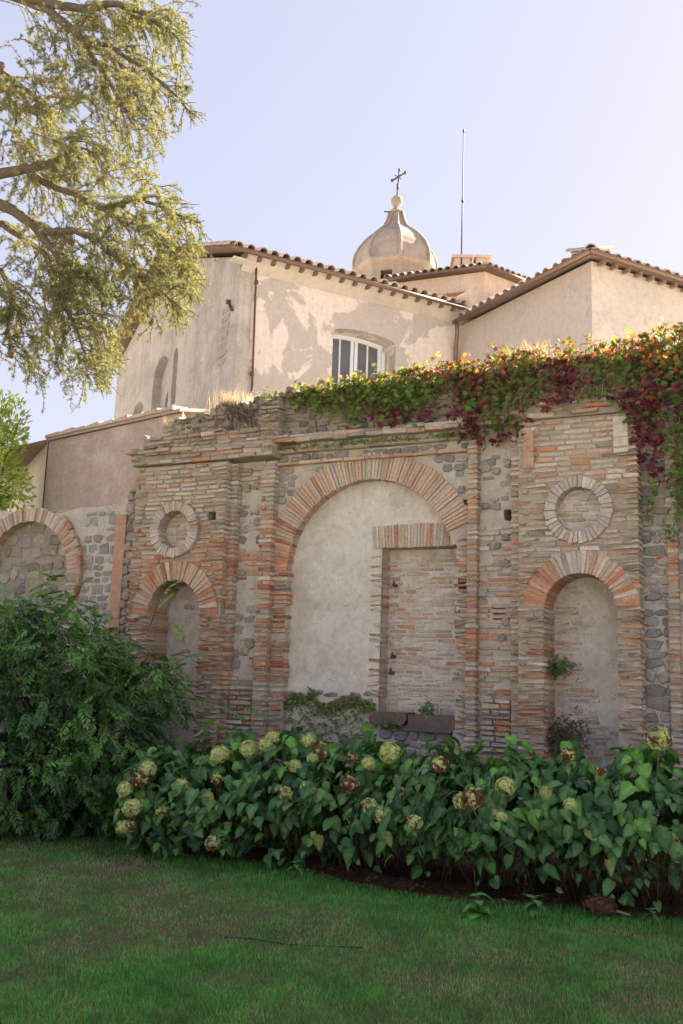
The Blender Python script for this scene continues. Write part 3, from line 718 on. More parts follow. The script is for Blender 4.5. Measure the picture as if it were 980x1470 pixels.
# ------------------------------------------------------------------ the house behind
BA = R(29.0)                                     # its front runs 29 degrees off the picture plane
C0 = at(341, 460, 20.0); C0[2] = 0
house = thing('house', 'tall old house with flaking cream stucco and one white arched window', 'house', tuple(C0), BA)
EZ, RZ, GW = 10.52, 12.1, 8.65
# --- walls (local x along the window front, local y back along the gable)
def gable_prism(x0, x1, y0, y1, ez, rz, z0=-.1):
    ym = (y0 + y1) / 2; v = [(x, y, z) for x in (x0, x1) for (y, z) in ((y0, z0), (y1, z0), (y1, ez), (ym, rz), (y0, ez))]
    f = [(4, 3, 2, 1, 0), (5, 6, 7, 8, 9)] + [(i, (i + 1) % 5, 5 + (i + 1) % 5, 5 + i) for i in range(5)]
    m_ = MB(); m_.add(v, f); return m_
WX0, WX1, WZT, WZB = 2.26, 3.88, 9.36, 7.3
win_cut = prism(arch_poly((WX0 + WX1) / 2, (WX1 - WX0) / 2, WZB, WZT, 14, .15), -.5, .60)
def side_prism(c, h, z0, zs, depth, rise=None):
    """opening in the gable (x = 0 plane)"""
    m_ = MB(); P = arch_poly(c, h, z0, zs, 14, rise); n = len(P)
    v = [(-.5, y, z) for y, z in P] + [(depth, y, z) for y, z in P]
    f = [tuple(range(n))[::-1], tuple(range(n, 2 * n))] + [(i, (i + 1) % n, n + (i + 1) % n, n + i) for i in range(n)]
    return m_.add(v, f)
me = cut(gable_prism(.30, 15, 0, GW, EZ, RZ).mesh('front_wall'), [win_cut])
me.materials.clear(); me.materials.append(M['facade']); ob('wall', me, house)
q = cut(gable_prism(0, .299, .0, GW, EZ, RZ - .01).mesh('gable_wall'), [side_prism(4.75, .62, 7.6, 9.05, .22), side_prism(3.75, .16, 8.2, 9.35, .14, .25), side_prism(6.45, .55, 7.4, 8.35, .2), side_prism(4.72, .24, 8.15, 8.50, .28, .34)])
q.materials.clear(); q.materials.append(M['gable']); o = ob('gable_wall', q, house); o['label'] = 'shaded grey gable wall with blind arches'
q = MB(); q.box(.272, .29, 4.5, 4.94, 8.1, 8.9); q.build('oval_pane', M['glass'], house)
# quoin scars on the corner
for k in range(7):
    z = 8.35 + k * .19; q = MB(); q.box(-.012, .02, .55 - .02 * k, .95 + rnd.uniform(-.1, .1), z, z + .12, (.40, .36, .31), .01); q.build('quoin', M['stone'], house)
# --- roof
def pitched_slab(x0, x1, ya, za, yb, zb, th=.05):
    n_ = np.array([0, -(zb - za), (yb - ya)]); n_ = n_ / np.linalg.norm(n_) * th
    if n_[2] < 0: n_ = -n_
    v = [(x, y, z) for x in (x0, x1) for (y, z) in ((ya, za), (yb, zb))]; v = np.array(v, float); v2 = v + n_
    m_ = MB(); m_.add(np.concatenate([v, v2]), [(0, 1, 3, 2), (4, 6, 7, 5), (0, 4, 5, 1), (2, 3, 7, 6), (0, 2, 6, 4), (1, 5, 7, 3)], (.42, .30, .22)); return m_
def tile_mesh(key):
    m_ = MB(); n = 7; A = np.linspace(0, math.pi, n); v = []
    for (y, r, t) in ((0, .105, 0), (.48, .085, .0)):
        for rr in (r, r - .018):
            v += [(rr * math.cos(a), y, rr * math.sin(a)) for a in A]
    f = []
    for i in range(n - 1):
        f += [(i, i + 1, 2 * n + i + 1, 2 * n + i)[::-1], (n + i, n + i + 1, 3 * n + i + 1, 3 * n + i), (i, i + 1, n + i + 1, n + i)]
    f += [(0, n, 3 * n, 2 * n), (n - 1, 2 * n - 1, 4 * n - 1, 3 * n - 1)]
    m_.add(v, f, TP[key]); return m_.mesh('roof_tile', M['tile'])
TP = [(.56, .45, .35), (.60, .50, .40), (.52, .38, .29), (.50, .43, .35), (.63, .54, .44)]
TM = [tile_mesh(k) for k in range(5)]
def eave_tiles(parent, p0, p1, up, spacing=.215, rows=1, lift=.07):
    """tiles along an eave from p0 to p1; up = unit direction up the slope"""
    p0, p1, up = (np.asarray(q, float) for q in (p0, p1, up)); L = np.linalg.norm(p1 - p0); ax = (p1 - p0) / L
    nz = np.cross(ax, up); nz = nz if nz[2] > 0 else -nz; xx = np.cross(up, nz)
    for r_ in range(rows):
        for i in range(int(L / spacing)):
            P = p0 + ax * ((i + .5) * spacing) + up * (r_ * .36 + rnd.uniform(-.02, .02)) + nz * (lift + rnd.uniform(0, .008))
            m3 = np.stack([xx, up, nz], -1)
            o = ob('roof_tile', TM[rnd.randrange(5)], parent, tuple(P), euler_of(m3)); o.rotation_euler.z += rnd.gauss(0, .025)
ov = .32; sl_ = (RZ - EZ) / (GW / 2); ym = GW / 2
roof = pitched_slab(-.34, 15, -ov, EZ - ov * sl_ + .12, ym, RZ + .12).build('roof', M['wood'], house)
pitched_slab(-.34, 15, GW + ov, EZ - ov * sl_ + .12, ym - .003, RZ + .12).build('roof_back', M['wood'], house)
u_ = np.array([0, 1, sl_]); u_ /= np.linalg.norm(u_)
eave_tiles(roof, (-.34, -ov - .05, EZ - ov * sl_ + .12), (7.6, -ov - .05, EZ - ov * sl_ + .12), u_, spacing=.27, rows=2, lift=.045)
u2 = np.array([0, -1, sl_]); u2 /= np.linalg.norm(u2)
eave_tiles(roof, (-.55, GW + ov, EZ - ov * sl_ + .14), (.6, GW + ov, EZ - ov * sl_ + .14), u2)
for k in range(12):   # verge tiles down the gable
    for (a, b) in (((-.32, -ov, EZ - ov * sl_ + .18), (-.32, ym, RZ + .18)), ((-.32, GW + ov, EZ - ov * sl_ + .18), (-.32, ym, RZ + .18))):
        a, b = np.array(a), np.array(b); P = a + (b - a) * (k / 12); ax = (b - a) / np.linalg.norm(b - a); x_ = np.cross(ax, [0, 0, 1.0]); x_ /= np.linalg.norm(x_)
        ob('roof_tile', TM[rnd.randrange(5)], roof, tuple(P), euler_of(np.stack([x_, ax, np.cross(x_, ax)], -1)))
for k in range(23):
    x = -.05 + k * .33; q = MB(); z = EZ - ov * sl_ + .02; q.box(x, x + .085, -ov + .03, -ov + .22, z + .0, z + .07, jit=.005); q.build('rafter', M['wood'], roof)
q = MB(); q.box(-.28, -.02, -.30, -.06, EZ - .20, EZ - .15); q.build('eave_board', M['cream_wall'], roof)
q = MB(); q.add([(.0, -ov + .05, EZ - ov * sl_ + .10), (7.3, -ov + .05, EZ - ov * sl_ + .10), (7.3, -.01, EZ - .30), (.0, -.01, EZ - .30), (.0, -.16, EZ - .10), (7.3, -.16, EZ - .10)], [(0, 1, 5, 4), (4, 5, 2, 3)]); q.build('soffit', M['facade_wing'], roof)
q = MB(); z = EZ - ov * sl_ + .10; q.tube([(-.36, -ov - .08, z), (7.05, -ov - .08, z - .03)], .05, 10); q.build('gutter', M['gutter'], roof)
# --- arched window
wc = (WX0 + WX1) / 2; wy = .56
def seg_top(x): t = (x - wc) / ((WX1 - WX0) / 2); return WZT + .15 * math.sqrt(max(0, 1 - t * t))
def bar(x0, x1, z0, z1, y0, y1, name, par, m):
    q = MB(); q.box(x0, x1, y0, y1, z0, z1); return q.build(name, m, par)
F = MB(); n = 16; X = np.linspace(WX0 + .01, WX1 - .01, n); th = .09
v = [(x, y, seg_top(x) - e) for y in (wy - .10, wy - .02) for e in (.0, th) for x in X]; k = lambda a, b, i: (a * 2 + b) * n + i; f = []
for i in range(n - 1):
    f += [(k(0, 1, i), k(0, 1, i + 1), k(0, 0, i + 1), k(0, 0, i)), (k(0, 1, i + 1), k(0, 1, i), k(1, 1, i), k(1, 1, i + 1))]
F.add(v, f); F.box(WX0, WX0 + .09, wy - .10, wy - .02, WZB, WZT + .05); F.box(WX1 - .09, WX1, wy - .10, wy - .02, WZB, WZT + .05)
window = F.build('window', M['paint'], house); window['label'] = 'white arched casement window'
for (a, b) in ((WX0 + .10, wc - .012), (wc + .012, WX1 - .10)):
    for x in (a, b - .08):
        q = MB(); q.add([(x_, y_, z_) for x_ in (x, x + .08) for y_ in (wy - .085, wy - .015) for z_ in (WZB, seg_top(min(max(x_, WX0 + .1), WX1 - .1)) - .085)], BOXF); q.build('casement_stile', M['paint'], window)
    m_ = (a + b) / 2; bar(m_ - .02, m_ + .02, WZB, seg_top(m_) - .09, wy - .07, wy - .02, 'glazing_bar', window, M['paint'])
    for z in (7.75, 8.35): bar(a + .08, b - .08, z - .018, z + .018, wy - .068, wy - .022, 'glazing_bar', window, M['paint'])
    for (p, q_) in ((a + .08, m_ - .02), (m_ + .02, b - .08)):
        g_ = MB(); X2 = np.linspace(p, q_, 5); v = [(x, wy - .045, WZB) for x in X2] + [(x, wy - .045, seg_top(x) - .08) for x in X2]
        g_.add(v, [(i, i + 1, 6 + i, 5 + i) for i in range(4)]); g_.build('pane', M['glass'], window)
bar(WX0, WX1, WZB, WZB + .5, wy - .005, wy + .02, 'window_backing', house, M['glass'])
# --- lightning rod down the front, tie bar at the corner
q = MB(); q.tube([(.33, -.07, 10.36), (.345, -.075, 9.2), (.37, -.07, 7.6)], .024, 8)
for z in (10.0, 8.0): q.tube([(.34, -.09, z - .03), (.34, -.09, z + .04)], .045, 8); q.tube([(.34, -.07, z), (.34, .02, z)], .015, 6)
q.build('lightning_rod', M['iron'], house)
q = MB(); q.tube([(-.04, .50, 9.68), (-.05, .22, 9.40)], .03, 6); q.tube([(.0, .5, 9.68), (-.07, .5, 9.68)], .055, 8); q.build('tie_bar', M['wrought'], house)

# --- projecting wing on the right
wing = thing('house_wing', 'plain stuccoed wing with a tiled corner roof, right of the arched window', 'house', tuple(C0), BA)
IX, OY, WZ = 5.56, -4.52, 10.12
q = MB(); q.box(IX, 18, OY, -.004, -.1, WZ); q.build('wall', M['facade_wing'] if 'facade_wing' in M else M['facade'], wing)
hip = 2.6; e_ = .26; za = WZ + .02; zr = za + (hip + e_) * .36
q = MB(); v = [(IX - e_, OY - e_, za), (18, OY - e_, za), (18, OY + hip, zr), (IX + hip, OY + hip, zr), (IX - e_, -.4, za), (IX + hip, -.4, zr)]
v = np.array(v + [(a, b, c - .045) for a, b, c in v]); q.add(v, [(0, 1, 2, 3), (4, 0, 3, 5), (6, 9, 8, 7), (10, 11, 9, 6), (0, 6, 7, 1), (4, 10, 6, 0), (4, 5, 11, 10)], (.4, .3, .22)); wroof = q.build('roof', M['wood'], wing)
sl2 = .36; uu = np.array([0, 1, sl2]); uu /= np.linalg.norm(uu); us = np.array([1, 0, sl2]); us /= np.linalg.norm(us)
eave_tiles(wroof, (IX - e_ - .02, OY - e_ - .05, za), (IX + 5.2, OY - e_ - .05, za), uu, spacing=.27, rows=2, lift=.01)
eave_tiles(wroof, (IX - e_ - .05, -.45, za), (IX - e_ - .05, OY - e_, za), us, spacing=.27, rows=2, lift=.01)
hd = np.array([1, 1, sl2]); hd /= np.linalg.norm(hd)
for k in range(5):
    P = np.array([IX - e_, OY - e_, za + .06]) + hd * (k * .38 + .05); x_ = np.cross(hd, [0, 0, 1.0]); x_ /= np.linalg.norm(x_)
    ob('ridge_tile', TM[(k * 2) % 5], wroof, tuple(P), euler_of(np.stack([x_, hd, np.cross(x_, hd)], -1)), (1.25, 1, 1.25))
for k in range(14):
    x = IX + .1 + k * .33; q = MB(); q.box(x, x + .08, OY - e_ + .04, OY - e_ + .2, za - .13, za - .06, jit=.005); q.build('rafter', M['wood'], wroof)
q = MB(); q.tube([(IX - e_ - .08, -.35, za - .06), (IX - e_ - .08, OY - e_ - .06, za - .01)], .05, 10); q.tube([(IX - e_ - .08, OY - e_ - .08, za - .01), (18, OY - e_ - .08, za - .05)], .05, 10); q.build('gutter', M['gutter'], wroof)
q = MB(); q.tube([(IX - e_ - .06, -.45, za - .10), (IX - e_ - .02, -.42, za - .3), (IX - .16, -.2, za - .55), (IX - .12, -.14, za - .8), (IX - .12, -.14, 5)], .05, 8); q.build('downpipe', M['gutter'], wing)
q = MB(); q.box(IX - .04, IX + .55, -.6, .4, za + .2, za + .75, jit=.02); q.build('flashing', M['octagon'], wroof)

# ------------------------------------------------------------------ polygonal lantern storey, chimneys, aerial, dome
V = [at(560, 404, 28.1), at(696, 384, 27.0), at(766, 409, 28.2), at(772, 409, 31.0), at(640, 400, 33.0), at(555, 404, 31)]
base = np.array([V[1][0], V[1][1], 0])
octo = thing('polygonal_church_storey', 'peach stuccoed polygonal storey with blind window below the dome', 'church', tuple(base), 0)
zt = V[1][2] - .12
n = len(V); pts = [(p[0] - base[0], p[1] - base[1]) for p in V]
q = MB(); q.add([(x, y, 8.0) for x, y in pts] + [(x, y, zt) for x, y in pts], [tuple(range(n))[::-1], tuple(range(n, 2 * n))] + [(i, (i + 1) % n, n + (i + 1) % n, n + i) for i in range(n)])
def bmesh_cut_on(p, q_, t0, t1, z0, z1, depth):
    p, q_ = np.array([*p, 0]), np.array([*q_, 0]); d = q_ - p; nn = np.array([d[1], -d[0], 0]); nn /= np.linalg.norm(nn)
    a, b = p + d * t0, p + d * t1; m_ = MB()
    v = [tuple(P + nn * o + np.array([0, 0, z])) for P in (a, b) for o in (.4, -depth) for z in (z0, z1)]
    m_.add(v, BOXF); return m_
me = cut(q.mesh('wall'), [bmesh_cut_on(pts[0], pts[1], .36, .82, zt - 1.4, zt - .52, .28)]); me.materials.clear(); me.materials.append(M['octagon']); ob('wall', me, octo)
cen = np.mean(np.array(pts), 0); out = [(cen[0] + (x - cen[0]) * 1.09, cen[1] + (y - cen[1]) * 1.09) for x, y in pts]
q = MB(); q.add([(x, y, zt + .02) for x, y in out] + [(x, y, zt + .09) for x, y in out] + [(cen[0], cen[1], zt + .9)], [(i, (i + 1) % n, n + (i + 1) % n, n + i) for i in range(n)] + [(n + i, n + (i + 1) % n, 2 * n) for i in range(n)] + [tuple(range(n))[::-1]], (.42, .32, .24)); oroof = q.build('roof', M['wood'], octo)
for i in range(2):
    a, b = np.array([*out[i], zt + .10]), np.array([*out[i + 1], zt + .10]); m_ = (a + b) / 2; up = np.array([cen[0] - m_[0], cen[1] - m_[1], .9]); up -= (b - a) * ((up @ (b - a)) / ((b - a) @ (b - a))); up /= np.linalg.norm(up)
    eave_tiles(oroof, a, b, up, .23, 1, .0)
    q = MB(); q.tube([a + (0, 0, -.04), b + (0, 0, -.04)], .05, 8); q.build('eave', M['gutter'], oroof)
for (px, wd) in ((662, .46), (691, .38)):
    P = at(px, 376, 28.2) - base; q = MB(); q.box(P[0] - wd / 2, P[0] + wd / 2, P[1] - .3, P[1] + .3, zt - .1, P[2] - .02, jit=.015); q.box(P[0] - wd / 2 - .07, P[0] + wd / 2 + .07, P[1] - .37, P[1] + .37, P[2] - .02, P[2] + .06, jit=.015); q.build('chimney', M['octagon'], octo)
Pa, Pb = at(662, 374, 27.9), at(666, 190, 27.9)
aer = thing('aerial_mast', 'tall thin metal aerial mast rising above the chimney', 'aerial', (Pa[0], Pa[1], Pa[2] - .4))
hh = Pb[2] - Pa[2] + .4; q = MB(); q.tube([(0, 0, 0), (.01, 0, hh * .5), (.02, 0, hh)], [.024, .019, .013], 8); q.build('mast', M['wrought'], aer)
q = MB(); q.tube([(.02, 0, hh), (.02, 0, hh + .08)], .03, 8); q.tube([(.01, -.05, hh * .5 - .04), (.01, -.05, hh * .5 + .04)], .04, 8); q.build('joint', M['wrought'], aer)

DY = 34.0; D0 = at(567, 386, DY); pxm = FPX / (DY * 1.06)
dome = thing('bell_dome', 'octagonal bell-shaped stone dome with ball finial behind the roofs', 'dome', (D0[0], D0[1], D0[2]))
ppm = 1 / (at(568, 386, DY)[0] - D0[0])
def dz(y): return at(567, y, DY)[2] - D0[2]
prof = [(391, 56.8), (385, 57.2), (379, 57), (370, 55), (360, 50), (350, 42.5), (344, 36.5), (338, 29.5), (333, 22.5), (328, 17.2), (320, 13), (313, 10.7), (307, 9.2)]
def lathe8(prof, n=8, rot=R(10), smooth=False):
    m_ = MB(); v = []
    for (y, r) in prof: v += [(r / ppm * 1.04 * math.cos(2 * math.pi * (i / n) + rot), r / ppm * 1.04 * math.sin(2 * math.pi * (i / n) + rot), dz(y)) for i in range(n)]
    f = [(j * n + i, j * n + (i + 1) % n, (j + 1) * n + (i + 1) % n, (j + 1) * n + i) for j in range(len(prof) - 1) for i in range(n)]
    f += [tuple(range(n))[::-1], tuple(range((len(prof) - 1) * n, len(prof) * n))]
    return m_.add(v, f)
ROT8 = R(-86)
lathe8(prof, rot=ROT8).build('dome_shell', M['dome'], dome)
for i in range(8):
    a = 2 * math.pi * i / 8 + ROT8; q = MB(); q.tube([((r + .8) / ppm * 1.04 * math.cos(a), (r + .8) / ppm * 1.04 * math.sin(a), dz(y)) for (y, r) in prof], .055, 6); q.build('rib', M['dome'], dome)
lathe8([(397, 50), (395, 56), (392.5, 59.5), (389.5, 59.5), (388.5, 57)], rot=ROT8).build('cornice', M['dome'], dome)
dm = cut(lathe8([(480, 50), (395, 50)], rot=ROT8).mesh('drum'), [(lambda m_: (m_.box(-.55, -.15, -3, -.4, dz(420), dz(406)), m_)[1])(MB())]); dm.materials.clear(); dm.materials.append(M['dome']); ob('drum', dm, dome)
lathe8([(308.5, 9.5), (307.5, 12), (305.5, 12.2), (304, 10), (300, 5.5), (297, 4)], rot=ROT8).build('neck', M['dome'], dome)
q = MB(); zc, rb = dz(289), 9 / ppm; v = []; 
for j in range(13):
    t = math.pi * j / 12; v += [(rb * math.sin(t) * math.cos(a) * .95, rb * math.sin(t) * math.sin(a) * .95, zc - rb * math.cos(t)) for a in np.linspace(0, 2 * math.pi, 16, endpoint=False)]
q.add(v, [(j * 16 + i, j * 16 + (i + 1) % 16, (j + 1) * 16 + (i + 1) % 16, (j + 1) * 16 + i) for j in range(12) for i in range(16)]); q.build('ball_finial', M['dome'], dome, True)
q = MB(); q.tube([(0, 0, dz(282)), (.03, 0, dz(262))], .028, 6); q.tube([(.02, 0, dz(272)), (.025, 0, dz(264))], .05, 6); q.tube([(.03, 0, dz(262)), (.06, 0, dz(244))], .03, 6)
zc = dz(254)
for (a, b) in (((-.20, .06), (.26, -.02)), ): q.tube([(-.18, .1, zc - .09), (.28, -.1, zc + .13)], .032, 6)
q.tube([(-.10, .06, zc + .11), (.16, -.06, zc - .11)], .016, 5); q.tube([(-.11, .0, zc - .13), (.16, 0, zc + .18)], .016, 5)
for P in ((-.19, .1, zc - .09), (.28, -.1, zc + .13), (.06, 0, dz(244))): q.tube([np.array(P) - (.0, 0, .05), np.array(P) + (0, 0, .05)], .045, 6)
q.build('iron_cross', M['wrought'], dome)
q = MB(); q.tube([(-.25, -.2, dz(308)), (-.46, -.25, dz(309))], .025, 5); q.build('bracket', M['wrought'], dome)

# ------------------------------------------------------------------ low outbuilding on the left
FA = R(54); Fd = np.array([-math.sin(FA), math.cos(FA), 0])
P0 = at(240, 600, 16.2)
def on_front(x, y):
    d = ray(x, y); nn = np.array([Fd[1], -Fd[0], 0]); t = ((P0 - (0, 0, CAMZ)) @ nn) / (d @ nn); X_ = d * t; X_[2] += CAMZ; return X_
PL = on_front(70, 634); zo = (P0[2] + PL[2]) / 2
shed = thing('outbuilding', 'low outbuilding with rough brown stucco wall and tiled coping, left of the ruin', 'outbuilding', (PL[0], PL[1], 0), 0)
r0 = np.array([0, 0]); r1 = (on_front(262, 600) - PL)[:2]; bk = np.array([-.42, .91]) * 5.0; b1 = r1 + np.array([.2, 5.0])
zl, zr_ = PL[2], P0[2]
q = MB(); q.add([(0, 0, -.1), (r1[0], r1[1], -.1), (b1[0], b1[1], -.1), (bk[0], bk[1], -.1), (0, 0, zl), (r1[0], r1[1], zr_ + .05), (b1[0], b1[1], zr_ + .1), (bk[0], bk[1], zl + .1)], [(3, 2, 1, 0), (4, 5, 6, 7), (0, 1, 5, 4), (1, 2, 6, 5), (2, 3, 7, 6)]); q.build('front_wall', M['brown_stucco'], shed)
q = MB(); q.add([(-.02, .0, -.1), (bk[0] - .02, bk[1], -.1), (bk[0] - .02, bk[1], zl + .14), (-.02, 0, zl + .03)], [(0, 3, 2, 1)]); q.build('side_wall', M['cream_wall'], shed)
ax = np.array([r1[0], r1[1], zr_ + .05 - zl]); Lx = np.linalg.norm(ax); ax /= Lx; nrm = np.array([ax[1], -ax[0], 0]); nrm /= np.linalg.norm(nrm); back = -nrm
nrows = int(Lx / .36)
cop = MB(); cop.add([tuple(np.array([0, 0, zl]) + nrm * .07 + (0, 0, .0)), tuple(np.array([r1[0], r1[1], zr_ + .05]) + nrm * .07), tuple(np.array([r1[0], r1[1], zr_ + .05]) + back * 3 + (0, 0, .7)), tuple(np.array([0, 0, zl]) + back * 3 + (0, 0, .7)),
  tuple(np.array([0, 0, zl]) + nrm * .07 + (0, 0, .05)), tuple(np.array([r1[0], r1[1], zr_ + .05]) + nrm * .07 + (0, 0, .05)), tuple(np.array([r1[0], r1[1], zr_ + .05]) + back * 3 + (0, 0, .75)), tuple(np.array([0, 0, zl]) + back * 3 + (0, 0, .75))], [(3, 2, 1, 0), (4, 5, 6, 7), (0, 1, 5, 4), (1, 2, 6, 5), (2, 3, 7, 6), (3, 0, 4, 7)], (.45, .33, .26)); croof = cop.build('roof', M['tile'], shed)
for i in range(nrows):
    a = np.array([0, 0, zl + .05]) + ax * (i * .36); q = MB(); b = a + ax * .37
    for _ in (0,):
        v = [a + nrm * .10, b + nrm * .10, b + back * .25 + (0, 0, .05), a + back * .25 + (0, 0, .05)]; dz_ = .02 + .02 * (i % 2)
        vv = [tuple(p + (0, 0, .0)) for p in v] + [tuple(p + (0, 0, .045 + dz_ * (j in (1, 2)))) for j, p in enumerate(v)]
    q.add(vv, [(3, 2, 1, 0), (4, 5, 6, 7), (0, 1, 5, 4), (1, 2, 6, 5), (2, 3, 7, 6), (3, 0, 4, 7)], TP[i % 5]); q.build('coping_tile', M['tile'], croof)
q = MB(); o_ = np.array([-.75, -.1]); v = [(.12, .1, zl + .03), (bk[0] + .1, bk[1], zl + .17), (bk[0] + o_[0], bk[1] + o_[1], zl - .12), (o_[0], o_[1], zl - .28)]
q.add(v + [(a, b, c + .09) for a, b, c in v], [(3, 2, 1, 0), (4, 5, 6, 7), (0, 1, 5, 4), (1, 2, 6, 5), (2, 3, 7, 6), (3, 0, 4, 7)]); q.build('eave', M['wood'], shed)

# ------------------------------------------------------------------ leaves and plants
def U(n): return rng.uniform(0, 1, n)
def unit_hleaf(seed):
    """broad pointed heart-shaped leaf, folded along the midrib, length 1 along +x"""
    r = np.random.default_rng(seed)
    xs = [0, .12, .34, .6, .82, 1.0]; wd = [0.10, .33, .41, .33, .17, 0]
    bend = r.uniform(.08, .75); fold = r.uniform(-.05, .45); tw = r.uniform(-.25, .25); v = []; tv = []
    for i, (x, w) in enumerate(zip(xs, wd)):
        zc = -bend * x * x
        v.append((x, 0, zc)); tv.append(1.35)
        for sg in (-1, 1):
            xx = x - (.10 if i <= 1 else 0) + r.uniform(-.015, .015)
            v.append((xx, sg * w, zc + fold * w + sg * w * tw * x + r.uniform(-.035, .035))); tv.append(r.uniform(.72, 1.0))
    f = []
    for i in range(5):
        c, l, rr = 3 * i, 3 * i + 1, 3 * i + 2
        f += [(c, rr, rr + 3), (c, rr + 3, c + 3), (c, c + 3, l + 3), (c, l + 3, l)]
    return np.array(v, float), [np.array(f)], np.repeat(np.array(tv)[:, None], 3, 1)
def unit_creeper(seed, lobes=5):
    r = np.random.default_rng(seed); v = [(0, 0, 0)]; A = np.linspace(-1.9, 1.9, lobes * 2 + 1)
    for i, a in enumerate(A):
        k = (.52 + .48 * math.cos(a * .62)) * (1.0 if i % 2 else .58) * r.uniform(.9, 1.1)
        v.append((k * math.cos(a) * .75 + .12, k * math.sin(a) * .75, -.22 * k * k + r.uniform(-.05, .05)))
    f = [(0, i, i + 1) for i in range(1, len(A))]
    return np.array(v), [np.array(f)]
def unit_spray(seed, pairs=5):
    """pinnate leaf: arching stalk with paired narrow leaflets, length about 1"""
    r = np.random.default_rng(seed); V = []; F = []; T = []
    def leaflet(p, d, L, w):
        d = d / np.linalg.norm(d); up = np.array([0, 0, 1.0]); s_ = np.cross(up, d); s_ /= np.linalg.norm(s_); n0 = len(V)
        m = p + d * L * .45; dr = np.array([0, 0, -.10 * L])
        for q in (p, m + s_ * w + (0, 0, .25 * w), m + dr * .3, m - s_ * w + (0, 0, .25 * w), p + d * L + dr * r.uniform(.6, 2.6)): V.append(q); T.append(r.uniform(.85, 1.15))
        F.extend([(n0, n0 + 2, n0 + 1), (n0, n0 + 3, n0 + 2), (n0 + 1, n0 + 2, n0 + 4), (n0 + 2, n0 + 3, n0 + 4)])
    arc = r.uniform(.15, .45)
    P = lambda t: np.array([t * .78, 0, -arc * t * t])
    for i in range(pairs):
        t = .22 + .75 * i / (pairs - 1)
        for sg in (-1, 1):
            leaflet(P(t + r.uniform(-.03, .03)), np.array([.62 + .2 * t, sg * (1.0 - .35 * t), -.25 + r.uniform(-.2, .15)]), (.36 - .10 * abs(t - .5)) * r.uniform(.85, 1.15), .066)
    leaflet(P(1), np.array([1, r.uniform(-.2, .2), -.5]), .36, .068)
    n0 = len(V)
    for t in (0, .5, 1): V.extend([P(t) + (0, .008, 0), P(t) - (0, .008, 0)]); T.extend([.7, .7])
    F.extend([(n0, n0 + 1, n0 + 3), (n0, n0 + 3, n0 + 2), (n0 + 2, n0 + 3, n0 + 5), (n0 + 2, n0 + 5, n0 + 4)])
    return np.array(V, float), [np.array(F)], np.repeat(np.array(T)[:, None], 3, 1)
def unit_ell():
    v = [(0, 0, 0), (.3, -.2, .05), (.7, -.19, .0), (1, 0, -.12), (.7, .19, .0), (.3, .2, .05), (.3, 0, 0), (.7, 0, -.05)]
    return np.array(v, float), [np.array([(0, 1, 6), (0, 6, 5), (1, 2, 7), (1, 7, 6), (6, 7, 4), (6, 4, 5), (2, 3, 7), (7, 3, 4)])]
HU = [unit_hleaf(s) for s in range(9)]; CU = [unit_creeper(s) for s in range(4)]; PU = [unit_spray(s) for s in range(5)]; EU = unit_ell()
def scatter(mb, units, loc, axis, up, size, tint):
    """many copies of a few leaf shapes into one mesh"""
    loc, axis, up, size, tint = map(np.asarray, (loc, axis, up, size, tint)); k = rng.integers(0, len(units), len(loc)); fr = frames(axis, up) * size[:, None, None]
    for i, u in enumerate(units):
        m_ = k == i; mb.inst(u, fr[m_], loc[m_], tint[m_])
class LeafPool:
    """shared leaf meshes: shapes x tints"""
    def __init__(s, name, units, tints, mat): s.n, s.u, s.t, s.m, s.c = name, units, tints, mat, {}
    def put(s, parent, loc, m3, size, ti):
        k = (rnd.randrange(len(s.u)), ti)
        if k not in s.c:
            q = MB(); u = s.u[k[0]]; tt = np.array(s.t[ti]); q.add(u[0], u[1], np.tile(tt, (len(u[0]), 1)) * (u[2] if len(u) > 2 else 1)); s.c[k] = q.mesh(s.n, s.m, True)
        return ob(s.n, s.c[k], parent, tuple(loc), euler_of(m3), (size,) * 3)

